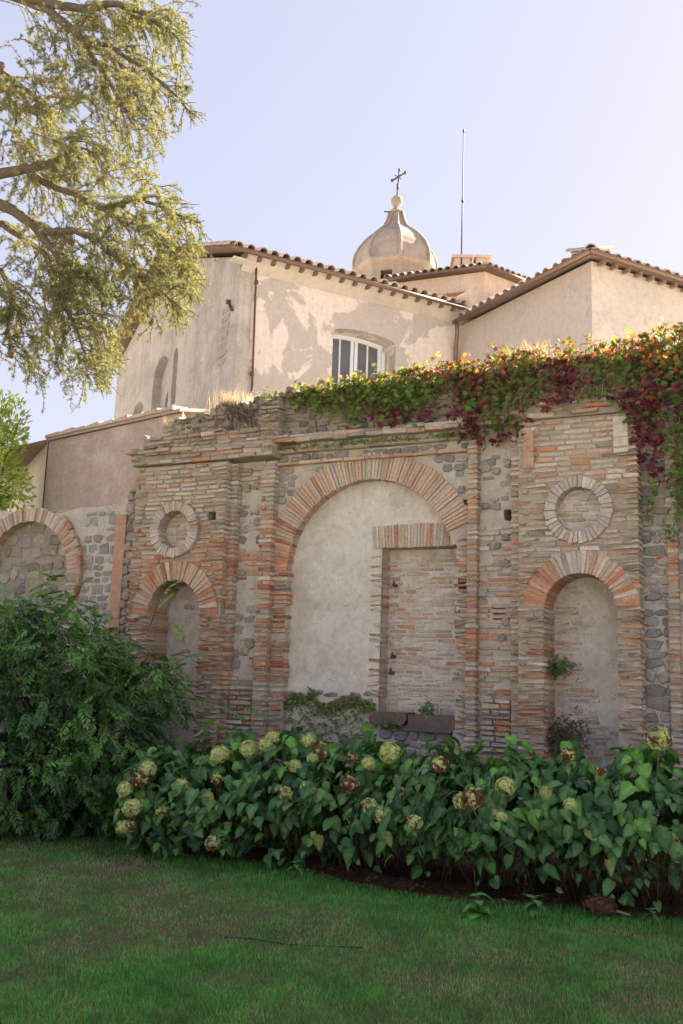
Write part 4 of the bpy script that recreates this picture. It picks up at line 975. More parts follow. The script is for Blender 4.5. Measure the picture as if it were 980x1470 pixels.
# --- hydrangeas
HT = [(.075, .170, .058), (.055, .135, .050), (.092, .20, .068), (.11, .22, .070), (.115, .27, .060), (.145, .32, .070), (.28, .29, .10), (.040, .092, .042)]
HPOOL = LeafPool('leaf', HU, HT, M['hleaf'])
def flower_mesh(kind, seed):
    r = np.random.default_rng(seed); n = 260; i = np.arange(n) + .5; ph = np.arccos(1 - 2 * i / n); th = np.pi * (1 + 5 ** .5) * i
    P = np.stack([np.cos(th) * np.sin(ph), np.sin(th) * np.sin(ph), np.cos(ph)], 1); P = P[P[:, 2] > -.75]; n = len(P)
    rad = r.uniform(.88, 1.08, n) * (1 + .07 * np.sin(P[:, 0] * 4 + seed) * np.cos(P[:, 1] * 5)); loc = P * rad[:, None] * np.array([1, 1, .92])
    lump = np.sin(P @ r.normal(size=3) * 3 + seed) + .9 * r.normal(size=n)
    gr = np.array([.60, .66, .27]); gd = np.array([.46, .56, .20]); br = np.array([.17, .085, .045]); pk = np.array([.42, .36, .20])
    f = {'green': -1.2, 'mixed': .1, 'brown': 1.3, 'dead': 6}[kind]
    t = np.where((lump + f > .6)[:, None], br * r.uniform(.6, 1.5, (n, 1)), np.where((r.uniform(0, 1, n) < .35)[:, None], gd, np.where((r.uniform(0, 1, n) < .2)[:, None], pk, gr)) * r.uniform(.8, 1.25, (n, 1)))
    a = r.uniform(0, 6.28, n); up = P; ax = np.cross(P, r.normal(size=(n, 3)))
    fl = []; ff = []   # four petals, slightly cupped
    for k in range(4):
        c_, s_ = math.cos(k * math.pi / 2), math.sin(k * math.pi / 2)
        for (x, y, z) in ((.0, 0, 0), (.55, -.42, .12), (1.0, 0, -.05), (.55, .42, .12)): fl.append((x * c_ - y * s_, x * s_ + y * c_, z))
        o = 4 * k; ff += [(o, o + 1, o + 2), (o, o + 2, o + 3)]
    mb = MB(); fr = frames(ax, up + .35 * r.normal(size=(n, 3))) * (.20 * r.uniform(.8, 1.2, n))[:, None, None]
    mb.inst((np.array(fl), [np.array(ff)]), fr, loc, t)
    s8 = [(.8 * math.sin(p) * math.cos(q), .8 * math.sin(p) * math.sin(q), .74 * math.cos(p)) for p in np.linspace(.01, 2.4, 6) for q in np.linspace(0, 2 * np.pi, 9, endpoint=False)]
    mb.add(s8, [(j * 9 + i, (j + 1) * 9 + i, (j + 1) * 9 + (i + 1) % 9, j * 9 + (i + 1) % 9) for j in range(5) for i in range(9)], tuple(gd * .9 if kind in ('green', 'mixed') else br * .7))
    return mb.mesh('flower_head', M['floret'])
FM = {k: [flower_mesh(k, s) for s in (1, 2, 3)] for k in ('green', 'mixed', 'brown', 'dead')}
heads = [(212, 1105, 'green', 11), (179, 1133, 'green', 10), (190, 1160, 'green', 12), (260, 1131, 'green', 12), (233, 1162, 'mixed', 10), (176, 1188, 'green', 9), (271, 1187, 'mixed', 8), (305, 1211, 'mixed', 10), (315, 1084, 'green', 12), (357, 1076, 'green', 12), (381, 1069, 'green', 9), (391, 1059, 'green', 9), (442, 1063, 'green', 10), (463, 1079, 'brown', 14), (449, 1089, 'green', 8), (423, 1100, 'green', 9), (443, 1133, 'green', 11), (409, 1139, 'mixed', 9), (502, 1126, 'brown', 12), (529, 1096, 'green', 9), (560, 1081, 'green', 14), (574, 1120, 'brown', 9), (573, 1142, 'mixed', 12), (530, 1158, 'mixed', 11), (549, 1170, 'green', 12), (595, 1181, 'mixed', 10), (665, 1150, 'green', 12), (678, 1146, 'brown', 15), (725, 1129, 'green', 12), (946, 1060, 'mixed', 16), (816, 1083, 'brown', 9), (632, 1098, 'brown', 11), (504, 1088, 'brown', 8), (720, 1173, 'green', 7), (818, 1154, 'green', 8), (200, 1120, 'brown', 11), (187, 1186, 'brown', 8), (310, 1118, 'brown', 8), (862, 1108, 'brown', 7)]
# (photo column of its centre, distance, half width, height, label)
hyd = [(236, 10.15, .50, .84, 'hydrangea at the left end of the bed, touching the big shrub'),
       (322, 9.95, .62, .98, 'hydrangea with a low yellowing head near the lawn, below the left niche'),
       (425, 9.75, .66, 1.06, 'hydrangea full of green and brown heads in front of the ivy patch'),
       (528, 9.35, .62, 1.00, 'hydrangea with a large green head below the bricked doorway'),
       (625, 8.95, .62, .95, 'hydrangea below the stone sill with bare lower canes'),
       (725, 8.65, .66, .98, 'hydrangea with bright upright shoots left of the right niche'),
       (828, 8.45, .66, .98, 'nearly flowerless hydrangea in front of the right niche'),
       (935, 8.30, .72, 1.04, 'dark leafed hydrangea at the right end of the bed with one big head')]
shr = []
for i, (px, Yc, rw, hh, lab) in enumerate(hyd):
    xc = ray(px, 1130); c2 = np.array([xc[0] / xc[1] * Yc, Yc]); t = thing('hydrangea', lab, 'hydrangea', (c2[0], c2[1], .03), 0, 'hydrangeas along the wall'); shr.append((t, c2, rw, hh, px))
    N = 880; th = rng.uniform(0, 2 * np.pi, N); z = U(N) ** (.75 if i < 3 else .60)
    # leafy shell, fuller towards the top; canes show below on the right
    rr = rw * (.62 + .42 * np.sqrt(np.clip(1 - (2 * z - .95) ** 2, 0, 1))) * rng.uniform(.72, 1.12, N) * (1 + .16 * np.sin(3 * th + i) + .1 * np.sin(5 * th + 2 * i))
    dome_ = z > .86; rr = np.where(dome_, rr * np.sqrt(U(N)), rr)
    lx, ly, lz = rr * np.cos(th), rr * .9 * np.sin(th), .06 + z * hh * (1 - .22 * (rr / rw) ** 2 * (z > .6)) * (1 + .13 * np.sin(2.3 * th + 1.7 * i) + .08 * np.sin(5 * th))
    out = np.stack([np.cos(th), np.sin(th), 0 * th], 1)
    ax = out * rng.uniform(.4, 1.1, (N, 1)) + rng.normal(size=(N, 3)) * .45; ax[:, 2] = -rng.uniform(.15, 1.1, N) * np.where(z > .85, .5, 1)
    up = out * .75 + np.array([0, 0, .75]) + rng.normal(size=(N, 3)) * .28
    size = rng.uniform(.055, .155, N) * (1 - .15 * (1 - z))
    loc = np.stack([lx, ly, lz], 1) - ax / np.linalg.norm(ax, axis=1)[:, None] * (size * .5)[:, None]
    fr = frames(ax, up); front = -out[:, 1] + z * .8 + rng.uniform(-.25, .25, N); order = np.argsort(-front); nobj = 0; rest = []
    lowskip = (z < .34) & (U(N) < (.25 if i < 3 else .50))
    for j in order:
        if lowskip[j]: continue
        fresh = (U(1)[0] < .10 + .15 * (z[j] > .9)); ti = rnd.choice((4, 5)) if fresh else (6 if U(1)[0] < .025 else rnd.choice((0, 0, 1, 2, 3, 3, 7)))
        if nobj < 300: HPOOL.put(t, loc[j], fr[j], size[j], ti); nobj += 1
        else: rest.append((j, ti))
    mb = MB(); idx = [j for j, _ in rest]
    if idx: scatter(mb, HU, loc[idx], ax[idx], up[idx], size[idx], np.array([HT[k] for _, k in rest])); mb.build('inner_leaves', M['hleaf'], t, True, kind='stuff')
    mb = MB()
    for k in range(26):
        a = rng.uniform(0, 6.28); b = rng.uniform(.0, .4); e = rng.uniform(.4, 1.0); z1 = hh * rng.uniform(.45, .95)
        p0 = np.array([b * rw * math.cos(a), b * rw * math.sin(a), -.02]); p2 = np.array([e * rw * math.cos(a + rng.normal() * .3), e * rw * math.sin(a + rng.normal() * .3), z1]); p1 = (p0 + p2) / 2 + np.array([rng.normal() * .12, rng.normal() * .12, .08])
        mb.tube([p0, p1, p2], [.007, .0055, .0035], 5, tuple(np.array([.15, .105, .065]) * rng.uniform(.4, 1.2)))
    mb.build('canes', M['stem'], t)
# flower heads belong to the nearest shrub
for (x, y, kind, rp) in heads:
    t, c2, rw, hh, px = min(shr, key=lambda q: abs(q[4] - x)); Yd = c2[1] - rw * (.35 + .95 * min(1, max(0, (y - 1060) / 120)))
    P = at(x, y, Yd); rad = rp / FPX * Yd * 1.08; loc = P - np.array([c2[0], c2[1], .03])
    o = ob('flower_head', rnd.choice(FM[kind]), t, tuple(loc), (rnd.gauss(-.35, .25), rnd.gauss(0, .25), rnd.uniform(0, 6)), (rad,) * 3)
    q = MB(); q.tube([loc * np.array([1, 1, 1]) + (0, 0, -rad * .5), loc * np.array([.8, .8, .75]) + (0, .05, 0), loc * np.array([.35, .35, .2])], [.005, .006, .007], 5, (.16, .15, .06)); q.build('flower_stalk', M['stem'], t)
# young shoots
shoots = [(685, 1285, 7.75, 9, .13, .20, 'bright green young shoot at the lawn edge, larger of the two'), (768, 1287, 7.65, 8, .10, .12, 'small bright green shoot by the lawn edge left of the dried head'), (742, 1085, 8.9, 10, .16, .14, 'bright green shoot standing above the hedge right of the sill'), (895, 1075, 8.6, 9, .15, .14, 'fresh green shoot standing up beside the big green and brown head'), (935, 1305, 7.6, 6, .06, .06, 'tiny green weed on the soil right of the dried head'), (318, 1195, 9.2, 12, .09, .22, 'feathery blue-green weed among the left hydrangeas'), (425, 1238, 8.95, 7, .08, .08, 'small weed on the bare soil below the hydrangeas')]
for (x, y, Yd, n_, sz, hh, lab) in shoots:
    P = at(x, y, Yd); z0 = P[2] - hh; root_z = 0.03 if z0 < .5 else z0
    t = thing('leafy_shoot', lab, 'plant', (P[0], P[1], max(root_z, .02)), 0, 'young shoots in the bed')
    mb = MB(); mb.tube([(0, 0, 0), (.01, 0, (P[2] - root_z) * .6), (0, 0, P[2] - root_z)], [.006, .005, .003], 5, (.08, .11, .04)); mb.build('stem', M['stem'], t)
    for k in range(n_):
        a = k * 2.4; zz = (P[2] - root_z) - hh * (k / n_) * .8; d_ = np.array([[math.cos(a), math.sin(a), .35 - .5 * k / n_]])
        m3 = frames(d_, np.array([[0, 0, 1.0]]))[0]; HPOOL.put(t, (0, 0, max(.01, zz)), m3, sz * rnd.uniform(.75, 1.1), rnd.choice((4, 5, 3)))
# dried flower head on the soil
P = ground_at(862, 1309, .05); t = thing('fallen_flower_head', 'dried brown hydrangea head with pale stalk lying on the soil', 'flower head', (P[0], P[1], .075))
ob('flower_head', FM['dead'][0], t, (0, 0, .02), (.15, .1, .4), (.135, .10, .075)); q = MB(); q.tube([(.08, -.02, .0), (.2, -.07, -.03)], [.012, .009], 6, (.42, .36, .24)); q.build('stalk', M['stem'], t)

# --- the big shrub on the left
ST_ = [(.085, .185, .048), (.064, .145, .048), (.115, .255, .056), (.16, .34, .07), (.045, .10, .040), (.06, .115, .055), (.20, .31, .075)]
SPOOL = LeafPool('leaf_spray', PU, ST_, M['leaf'])
cs = at(100, 1030, 11.3); shrub = thing('pinnate_shrub', 'big dark green shrub with feathery drooping leaves against the low wall', 'shrub', (cs[0], cs[1], 0))
lobes = [((-.25, .1, 1.25), (1.25, 1.0, 1.15)), ((.30, .1, 1.05), (.85, .9, 1.0)), ((-.9, 0, 1.5), (.9, .8, 1.0)), ((-.15, .15, 1.95), (.75, .65, .70)), ((.75, .25, 1.55), (.50, .5, .48)), ((-.3, -.1, .7), (1.35, 1.1, .8)), ((-.75, .1, 2.15), (.5, .5, .45))]
loc = []; out = []
for (c_, r_) in lobes:
    n_ = int(800 * r_[0] * r_[2]); d_ = rng.normal(size=(n_, 3)); d_ /= np.linalg.norm(d_, axis=1)[:, None]
    loc.append(np.array(c_) + d_ * np.array(r_) * rng.uniform(.55, 1.08, (n_, 1)) * (1 + .12 * np.sin(5 * d_[:, :1] + 3 * d_[:, 2:3]))); out.append(d_)
loc = np.concatenate(loc); out = np.concatenate(out)
inside = np.zeros(len(loc), bool)
for (c_, r_) in lobes: inside |= ((((loc - np.array(c_)) / (np.array(r_) * .42)) ** 2).sum(1) < 1)
keep = ~inside & (loc[:, 2] > .1) & (loc[:, 1] < .9); loc, out = loc[keep], out[keep]; N = len(loc)
ax = out * rng.uniform(.3, 1, (N, 1)) + rng.normal(size=(N, 3)) * .35; ax[:, 2] = ax[:, 2] * .35 + rng.uniform(-.55, .25, N)
up = out * .35 + np.array([0, 0, 1.0]) + rng.normal(size=(N, 3)) * .2; size = rng.uniform(.15, .28, N); fr = frames(ax, up)
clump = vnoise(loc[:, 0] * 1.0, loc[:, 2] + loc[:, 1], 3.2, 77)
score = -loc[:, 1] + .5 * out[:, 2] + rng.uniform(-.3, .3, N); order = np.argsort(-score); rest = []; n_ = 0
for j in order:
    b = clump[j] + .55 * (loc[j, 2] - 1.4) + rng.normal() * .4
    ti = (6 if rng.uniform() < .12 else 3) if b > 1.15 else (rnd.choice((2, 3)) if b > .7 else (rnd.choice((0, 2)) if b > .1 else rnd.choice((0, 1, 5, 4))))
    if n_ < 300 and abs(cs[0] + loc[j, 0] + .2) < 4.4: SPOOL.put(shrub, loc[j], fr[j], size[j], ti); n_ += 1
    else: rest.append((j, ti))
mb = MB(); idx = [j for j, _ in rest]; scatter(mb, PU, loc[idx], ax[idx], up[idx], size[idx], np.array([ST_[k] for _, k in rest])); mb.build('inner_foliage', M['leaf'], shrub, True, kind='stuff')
mb = MB()
for k in range(70):
    e = loc[rng.integers(0, N)]; b = np.array([rng.normal() * .3 - .2, rng.normal() * .2, 0]); m_ = (b + e) / 2 + np.array([0, 0, .25]); mb.tube([b, m_, e], [.018, .012, .004], 5, tuple(np.array([.13, .095, .065]) * rng.uniform(.6, 1.2)))
mb.build('branches', M['bark'], shrub)
# long shoots of it reaching right in front of the brick pier
for (pts_) in ([(250, 1000), (290, 1005), (335, 1018), (352, 1016)], [(240, 960), (272, 940), (262, 915)], [(215, 900), (225, 870), (235, 850)]):
    W_ = [at(x, y, 11.6 - .003 * (x - 200)) - np.array([cs[0], cs[1], 0]) for x, y in pts_]
    mb = MB(); mb.tube(W_, np.linspace(.006, .003, len(W_)), 5, (.10, .10, .05)); mb.build('long_shoot', M['stem'], shrub)
    for k in range(1, len(W_)):
        d_ = (W_[k] - W_[k - 1])[None]; SPOOL.put(shrub, W_[k] - d_[0] * .3, frames(d_ + (0, -.02, 0), np.array([[0, -.4, 1.0]]))[0], .26, rnd.choice((2, 3, 6)))

# --- sunlit laurel over the low wall
cl = at(-12, 660, 17.5); laurel = thing('laurel_bush', 'sunlit yellow-green laurel rising behind the low wall', 'bush', (cl[0], cl[1], 0))
N = 3400; d_ = rng.normal(size=(N, 3)); d_ /= np.linalg.norm(d_, axis=1)[:, None]; cz = cl[2]
loc = np.array([0, 0, cz - .15]) + d_ * np.array([.62, .62, 1.25]) * (rng.uniform(.35, 1.05, (N, 1)) ** .6) * (1 + .25 * np.sin(4 * d_[:, :1] + 6 * d_[:, 2:3]))
ax = d_ * .7 + rng.normal(size=(N, 3)) * .5 + (0, 0, .3); sz_ = rng.uniform(.09, .15, N); up = rng.normal(size=(N, 3)) * .5 + (0, -.3, 1)
tt = np.array([.36, .46, .10])[None] * rng.uniform(.6, 1.4, (N, 1)) + np.array([.16, .06, 0]) * (U(N) < .12)[:, None]
LPOOL = LeafPool('leaf', [EU], [(.34, .46, .10), (.42, .52, .13), (.26, .38, .07), (.50, .40, .11)], M['leaf'])
order = np.argsort(loc[:, 1] - loc[:, 0]); fr = frames(ax, up)
for j in order[:250]: LPOOL.put(laurel, loc[j], fr[j], sz_[j], rnd.choice((0, 0, 1, 2, 3)))
mb = MB(); o_ = order[250:]; scatter(mb, [EU], loc[o_], ax[o_], up[o_], sz_[o_], tt[o_]); mb.build('foliage', M['leaf'], laurel, kind='stuff')
mb = MB(); mb.tube([(0, 0, 0), (.05, 0, 2), (0, 0, cz - 1)], [.09, .08, .06], 8, (.2, .15, .11))
for k in range(9): e = loc[rng.integers(0, N)]; mb.tube([(0, 0, cz - 1.3), (np.array([0, 0, cz - 1]) + e) / 2, e], [.035, .02, .008], 5, (.2, .15, .11))
mb.build('trunk', M['bark'], laurel)

# --- Virginia creeper over the wall top
vine = thing('creeper', 'Virginia creeper turning red and purple, trailing over the wall top', 'creeper', tuple(W0), -WA)
CT = [(.14, .24, .05), (.10, .19, .045), (.22, .26, .06), (.28, .17, .055), (.20, .05, .06), (.14, .03, .052), (.10, .026, .046), (.26, .075, .05), (.17, .145, .055), (.32, .22, .065)]
top_c = lerp_curve([(-.75, 5.22), (-.4, 5.33), (0, 5.36), (.8, 5.40), (1.4, 5.42), (1.9, 5.42), (2.3, 5.46), (2.7, 5.44), (3.1, 5.44), (3.6, 5.44), (4.2, 5.52), (6.5, 5.5)])
low_c = lerp_curve([(-.75, 5.12), (-.4, 5.02), (0, 4.85), (.3, 4.78), (.7, 4.72), (1.1, 4.74), (1.4, 4.62), (1.65, 4.40), (1.95, 4.42), (2.15, 4.45), (2.3, 4.62), (2.9, 4.72), (3.3, 4.58), (3.5, 4.3), (3.62, 3.85), (3.75, 3.45), (3.95, 3.30), (4.4, 3.3), (6.5, 3.6)])
den_c = lerp_curve([(-.75, .5), (0, .95), (.9, 1.0), (1.3, .75), (1.7, .6), (2.0, .85), (2.5, .55), (2.9, .45), (3.2, .55), (3.5, .75), (4.5, .9), (6.5, 1.0)])
def vine_tint(s, z, k):
    h = (z - low_c(s)) / max(.1, top_c(s) - low_c(s)); u = .5 + .42 * float(vnoise(np.array(s), np.array(z), 4.2, 55)) + .10 * k + rng.uniform(-.15, .15)
    if h > .82: return rnd.choice((2, 3, 9, 0, 8, 7)) if s > .9 else rnd.choice((0, 2, 2, 9, 1, 8))  # crest leaves get lighter yellow tints: backlit glow put into leaf colour
    if s < .65: return rnd.choice((0, 1, 0, 2, 8)) if (u < .78 or h > .45) else rnd.choice((4, 5, 6, 7))
    if s < 1.35: return rnd.choice((0, 1, 8, 2, 0)) if u < .55 + .25 * h else rnd.choice((4, 5, 6, 8))
    if s < 3.5: return rnd.choice((4, 5, 5, 6, 7, 3)) if u > .46 else rnd.choice((0, 8, 8, 1))
    return rnd.choice((4, 5, 6, 6, 7)) if u > .50 else rnd.choice((0, 1, 1, 8))
leaves = []; strands = MB()
s = -.72
while s < 6.3:
    dn = float(den_c(s)); s += .023 / max(.3, dn) * rng.uniform(.5, 1.5)
    if s > 4.6 and rng.uniform() < .5: continue
    full = rng.uniform() < .34; z1 = float(top_c(s)) + rng.uniform(-.05, .04); z0 = float(low_c(s)); L = (z1 - z0) * (rng.uniform(.75, 1.08) if full else rng.uniform(.10, .55))
    if s > 3.5: dd0 = rng.uniform(.08, .2)
    else: dd0 = rng.uniform(.02, .12)
    kk = rng.normal() ; sx = s; pts_ = [(s, .25, z1 - .02)]; zc = z1; n_ = max(3, int(L / .045))
    ledge = .2 if s < 2.1 else .3
    for i in range(n_):
        zc -= L / n_; sx += rng.normal() * .018
        dd = dd0 + (ledge * np.exp(-((zc - 4.72) / .16) ** 2) if 2.05 < s < 3.52 or zc < 4.85 else 0) + (.13 if (2.2 < s < 3.55 and zc < 4.6) else 0)
        pts_.append((sx, -dd, zc))
        for q_ in range(3 if rng.uniform() < .45 else 2):
            leaves.append((sx + rng.normal() * .045, -(dd + abs(rng.normal()) * .05), zc + rng.normal() * .03, vine_tint(sx, zc, kk)))
    strands.tube(pts_, .005, 4, (.14, .07, .05))
for k in range(650):      # the crest, standing above the wall
    s = rng.uniform(-.72, 5.6); h_ = rng.uniform(-.06, .10) + .05 * math.sin(s * 7) + .03 * math.sin(s * 17); leaves.append((s, rng.uniform(-.12, .32), float(top_c(s)) + h_, vine_tint(s, 9, 0)))
for k in range(210): s = rng.uniform(-.84, 1.75); leaves.append((s, -rng.uniform(.10, .17), 4.535 + rng.uniform(-.01, .04), rnd.choice((0, 1, 0, 2))))     # ivy along the ledge
LV = np.array([l[:3] for l in leaves]); LTi = np.array([l[3] for l in leaves]); N = len(LV)
crest = LV[:, 2] > top_c(LV[:, 0]) - .08
ax = np.stack([rng.normal(size=N) * .6, -rng.uniform(.1, .9, N), np.where(crest, rng.uniform(-.3, .8, N), -rng.uniform(.3, 1.2, N))], 1)
up = np.stack([rng.normal(size=N) * .45, -rng.uniform(.3, 1.1, N), rng.uniform(.2, 1.0, N)], 1); sz_ = rng.uniform(.038, .085, N); ledge_ = (LV[:, 2] < 4.6) & (LV[:, 2] > 4.5) & (LV[:, 0] < 1.3); sz_[ledge_] *= .55
fr = frames(ax, up); CPOOL = LeafPool('leaf', CU, CT, M['creeper'])
vis = np.array([in_view(a[0], a[2]) for a in LV]); order = np.argsort(-(sz_ * (vis & ~ledge_) * (1 - LV[:, 1])))
for j in order[:300]: CPOOL.put(vine, LV[j], fr[j], sz_[j], LTi[j])
o_ = order[300:]; mb = MB(); scatter(mb, CU, LV[o_], ax[o_], up[o_], sz_[o_], np.array(CT)[LTi[o_]] * rng.uniform(.75, 1.3, (len(o_), 1))); mb.build('remaining_leaves', M['creeper'], vine, True, kind='stuff')
strands.build('stems', M['stem'], vine)

# --- ivy patch, ferns and tufts on the masonry
def small_patch(name, lab, cat, n_, fn, tints, size, units, mat=None):
    t = thing(name, lab, cat, tuple(W0), -WA); L = np.array([fn() for _ in range(n_)]); ax = np.stack([rng.normal(size=n_) * .6, -rng.uniform(.2, .9, n_), rng.uniform(-.9, .3, n_)], 1); up = np.stack([rng.normal(size=n_) * .4, -rng.uniform(.3, 1, n_), rng.uniform(.3, 1, n_)], 1)
    mb = MB(); scatter(mb, units, L, ax, up, rng.uniform(*size, n_), np.array(tints)[rng.integers(0, len(tints), n_)] * rng.uniform(.7, 1.3, (n_, 1))); mb.build('foliage', mat or M['leaf'], t, kind='stuff'); return t
def ivy_pt():
    while True:
        s_, z_ = rng.uniform(-.72, .50), rng.uniform(1.0, 1.66); lim = 1.52 + .05 * math.sin(s_ * 9) + (.10 if abs(s_ + .33) < .06 else 0)
        if z_ < lim and rng.uniform() < (1.0 if z_ > lim - .14 else (.22 if z_ > 1.2 else .15)) and (s_ < .38 or z_ < 1.5): return (s_, .10 - rng.uniform(.0, .05) - .015 * (z_ > lim - .1), z_)
small_patch('ivy_patch', 'low green ivy mat on the dark stone under the arch', 'ivy', 1500, ivy_pt, [(.13, .25, .06), (.17, .29, .07), (.26, .22, .10), (.20, .17, .09)], (.022, .042), CU)
def blob(s, d, z, rs, rd, rz): return lambda: (s + rng.normal() * rs, -(d + rng.normal() * rd), z + rng.normal() * rz)
small_patch('fern', 'green fern growing from the left jamb of the right niche', 'fern', 130, blob(2.62, -.02, 1.95, .08, .05, .05), [(.06, .13, .03), (.09, .16, .035)], (.04, .08), PU)
small_patch('dry_bush', 'dull brownish bush at the foot of the right niche', 'bush', 520, blob(2.70, 0, 1.22, .10, .08, .10), [(.10, .10, .05), (.07, .08, .035), (.12, .10, .06)], (.03, .06), [EU])
small_patch('weed', 'upright green weed on the basalt sill', 'weed', 110, blob(1.13, -.08, 1.44, .05, .03, .045), [(.05, .13, .03), (.08, .17, .04)], (.03, .06), PU)
small_patch('weed', 'low green weed hanging under the left sill slab', 'weed', 70, blob(.70, -.0, 1.24, .06, .02, .03), [(.05, .13, .03), (.08, .17, .04)], (.02, .045), CU)
small_patch('weed', 'green tuft under the crown of the left niche arch', 'weed', 90, blob(-2.36, .10, 2.86, .06, .04, .03), [(.06, .15, .03), (.09, .19, .04)], (.02, .04), CU)
small_patch('weed', 'moss and weeds on the wall top beside the brick stub', 'weed', 260, blob(-1.0, -.0, 5.27, .10, .12, .02), [(.14, .19, .04), (.20, .22, .06)], (.02, .04), CU)
def tuft(lab, s, d, z, n_, h, sp, parent=None):
    t = thing('dry_grass_tuft', lab, 'grass tuft', tuple(WL(s, d, z)), -WA, 'dry grass on the wall top'); mb = MB()
    X_, Y_ = rng.normal(size=n_) * sp, rng.normal(size=n_) * .08; hh = h * rng.uniform(.4, 1.15, n_)
    tt = np.array([.50, .40, .27])[None] * rng.uniform(.7, 1.3, (n_, 1)); mb.add(*blades(X_, Y_, hh, np.full(n_, .006), tt, -.03, .75)); mb.build('blades', M['straw'], t, kind='stuff')
tuft('dry straw tuft on the ruined crown below the house corner', -1.72, -.05, 5.2, 260, .30, .13)
tuft('thin dry grass fringe on the wall top left of the creeper', -1.15, -.1, 5.24, 240, .17, .30)
tuft('pale dry grass tuft above the creeper near the wing', 2.32, -.05, 5.36, 300, .26, .14)
tuft('short dry grass on the stepped left end of the ruin', -2.35, 0, 5.04, 120, .14, .18)
tuft('dry stalks on the stub of the low wall', -3.08, 0, 4.16, 50, .16, .06)
tuft('dry grass on the right attic ledge under the creeper', 2.85, .2, 4.78, 200, .20, .30)
# dead roots clinging to the ruined crown
t = thing('dead_roots', 'dry brown roots clinging to the ruined left crown', 'roots', tuple(W0), -WA); mb = MB()
for k in range(26):
    s_, z_ = rng.uniform(-1.8, -1.25), 5.2; P_ = [(s_, -.12, z_)]
    for i in range(6): s_ += rng.uniform(-.04, .10); z_ -= rng.uniform(.03, .10); P_.append((s_, -.14 - rng.uniform(0, .05), z_))
    mb.tube(P_, np.linspace(.009, .003, 7), 4, tuple(np.array([.20, .15, .11]) * rng.uniform(.6, 1.3)))
mb.build('root', M['stem'], t, kind='stuff')

# ------------------------------------------------------------------ cedar reaching in from the left
tb = np.array([-5.6, 9.6, 0.0]); cedar = thing('cedar_tree', 'large cedar reaching its drooping needle branches in from the left', 'tree', tuple(tb))
rel = lambda x, y, Y: at(x, y, Y) - tb
mb = MB(); mb.tube([(0, 0, -.1), (.03, 0, 3), (0, .05, 8), (0, 0, 14)], [.42, .36, .26, .08], 12, (.20, .155, .12)); mb.build('trunk', M['bark'], cedar)
limbs = [ # photo polylines with their distances and thickness
 ([(-60, 262, 9.4), (20, 247, 9.0), (48, 240, 8.9), (78, 232, 8.8), (104, 212, 8.7), (108, 196, 8.6)], .052),
 ([(40, 246, 8.95), (62, 262, 8.9), (92, 276, 8.8), (118, 285, 8.7), (150, 300, 8.6), (185, 320, 8.4)], .036),
 ([(-60, 268, 9.2), (10, 295, 9.0), (40, 316, 8.9), (66, 342, 8.85), (84, 366, 8.8), (98, 386, 8.8), (104, 400, 8.75)], .055),
 ([(52, 330, 8.9), (80, 325, 8.8), (104, 322, 8.7), (135, 335, 8.5), (160, 360, 8.4), (190, 390, 8.3), (225, 415, 8.2), (262, 440, 8.1)], .035),
 ([(88, 372, 8.8), (86, 402, 8.75), (82, 430, 8.7), (92, 450, 8.6), (108, 482, 8.5), (122, 512, 8.4), (140, 535, 8.3)], .022),
 ([(-60, 300, 9.6), (0, 318, 9.5), (30, 338, 9.4), (62, 365, 9.3), (78, 395, 9.3), (70, 440, 9.2), (60, 480, 9.2)], .035),
 ([(-60, 60, 9.8), (20, 118, 9.6), (45, 130, 9.5), (62, 150, 9.4), (70, 165, 9.3)], .035),
 ([(-60, -40, 9.6), (30, 2, 9.4), (70, 18, 9.2), (100, 40, 9.1), (120, 62, 9.0), (140, 92, 8.9), (165, 130, 8.7), (190, 175, 8.6)], .05),
 ([(20, -10, 9.3), (80, 8, 9.1), (120, 14, 9.0), (170, 5, 8.9), (215, 20, 8.8), (250, 45, 8.7), (268, 60, 8.7)], .045),
 ([(120, 60, 9.0), (160, 65, 8.9), (195, 85, 8.8), (230, 105, 8.7), (262, 130, 8.6), (282, 160, 8.6)], .025),
 ([(-60, 400, 9.5), (0, 385, 9.3), (14, 420, 9.2), (10, 470, 9.1), (4, 500, 9.0)], .03),
 ([(-60, 120, 9.9), (0, 110, 9.8), (30, 160, 9.7), (20, 200, 9.6)], .03),
 ([(150, 300, 8.6), (190, 285, 8.5), (230, 290, 8.4), (262, 305, 8.4), (288, 318, 8.4)], .02),
 ([(190, 320, 8.4), (220, 335, 8.3), (250, 352, 8.3), (285, 372, 8.3)], .016)]
tips = []; wood = []
for (pl, r0_) in limbs:
    P_ = np.array([rel(*p) for p in pl]); t_ = np.linspace(0, 1, len(P_)); tt = np.linspace(0, 1, len(P_) * 4)
    Q = np.stack([np.interp(tt, t_, P_[:, i]) for i in range(3)], 1); Q += np.cumsum(rng.normal(size=Q.shape) * .006, 0)
    if pl[0][0] == -60: Q = np.concatenate([[np.array([0, 0, max(2.5, Q[0][2] - .5)])], Q])
    q = MB(); q.tube(Q, np.linspace(r0_ * 1.15, r0_ * .28, len(Q)), 8, (.17, .125, .095)); q.build('limb', M['bark'], cedar); wood.append(Q)
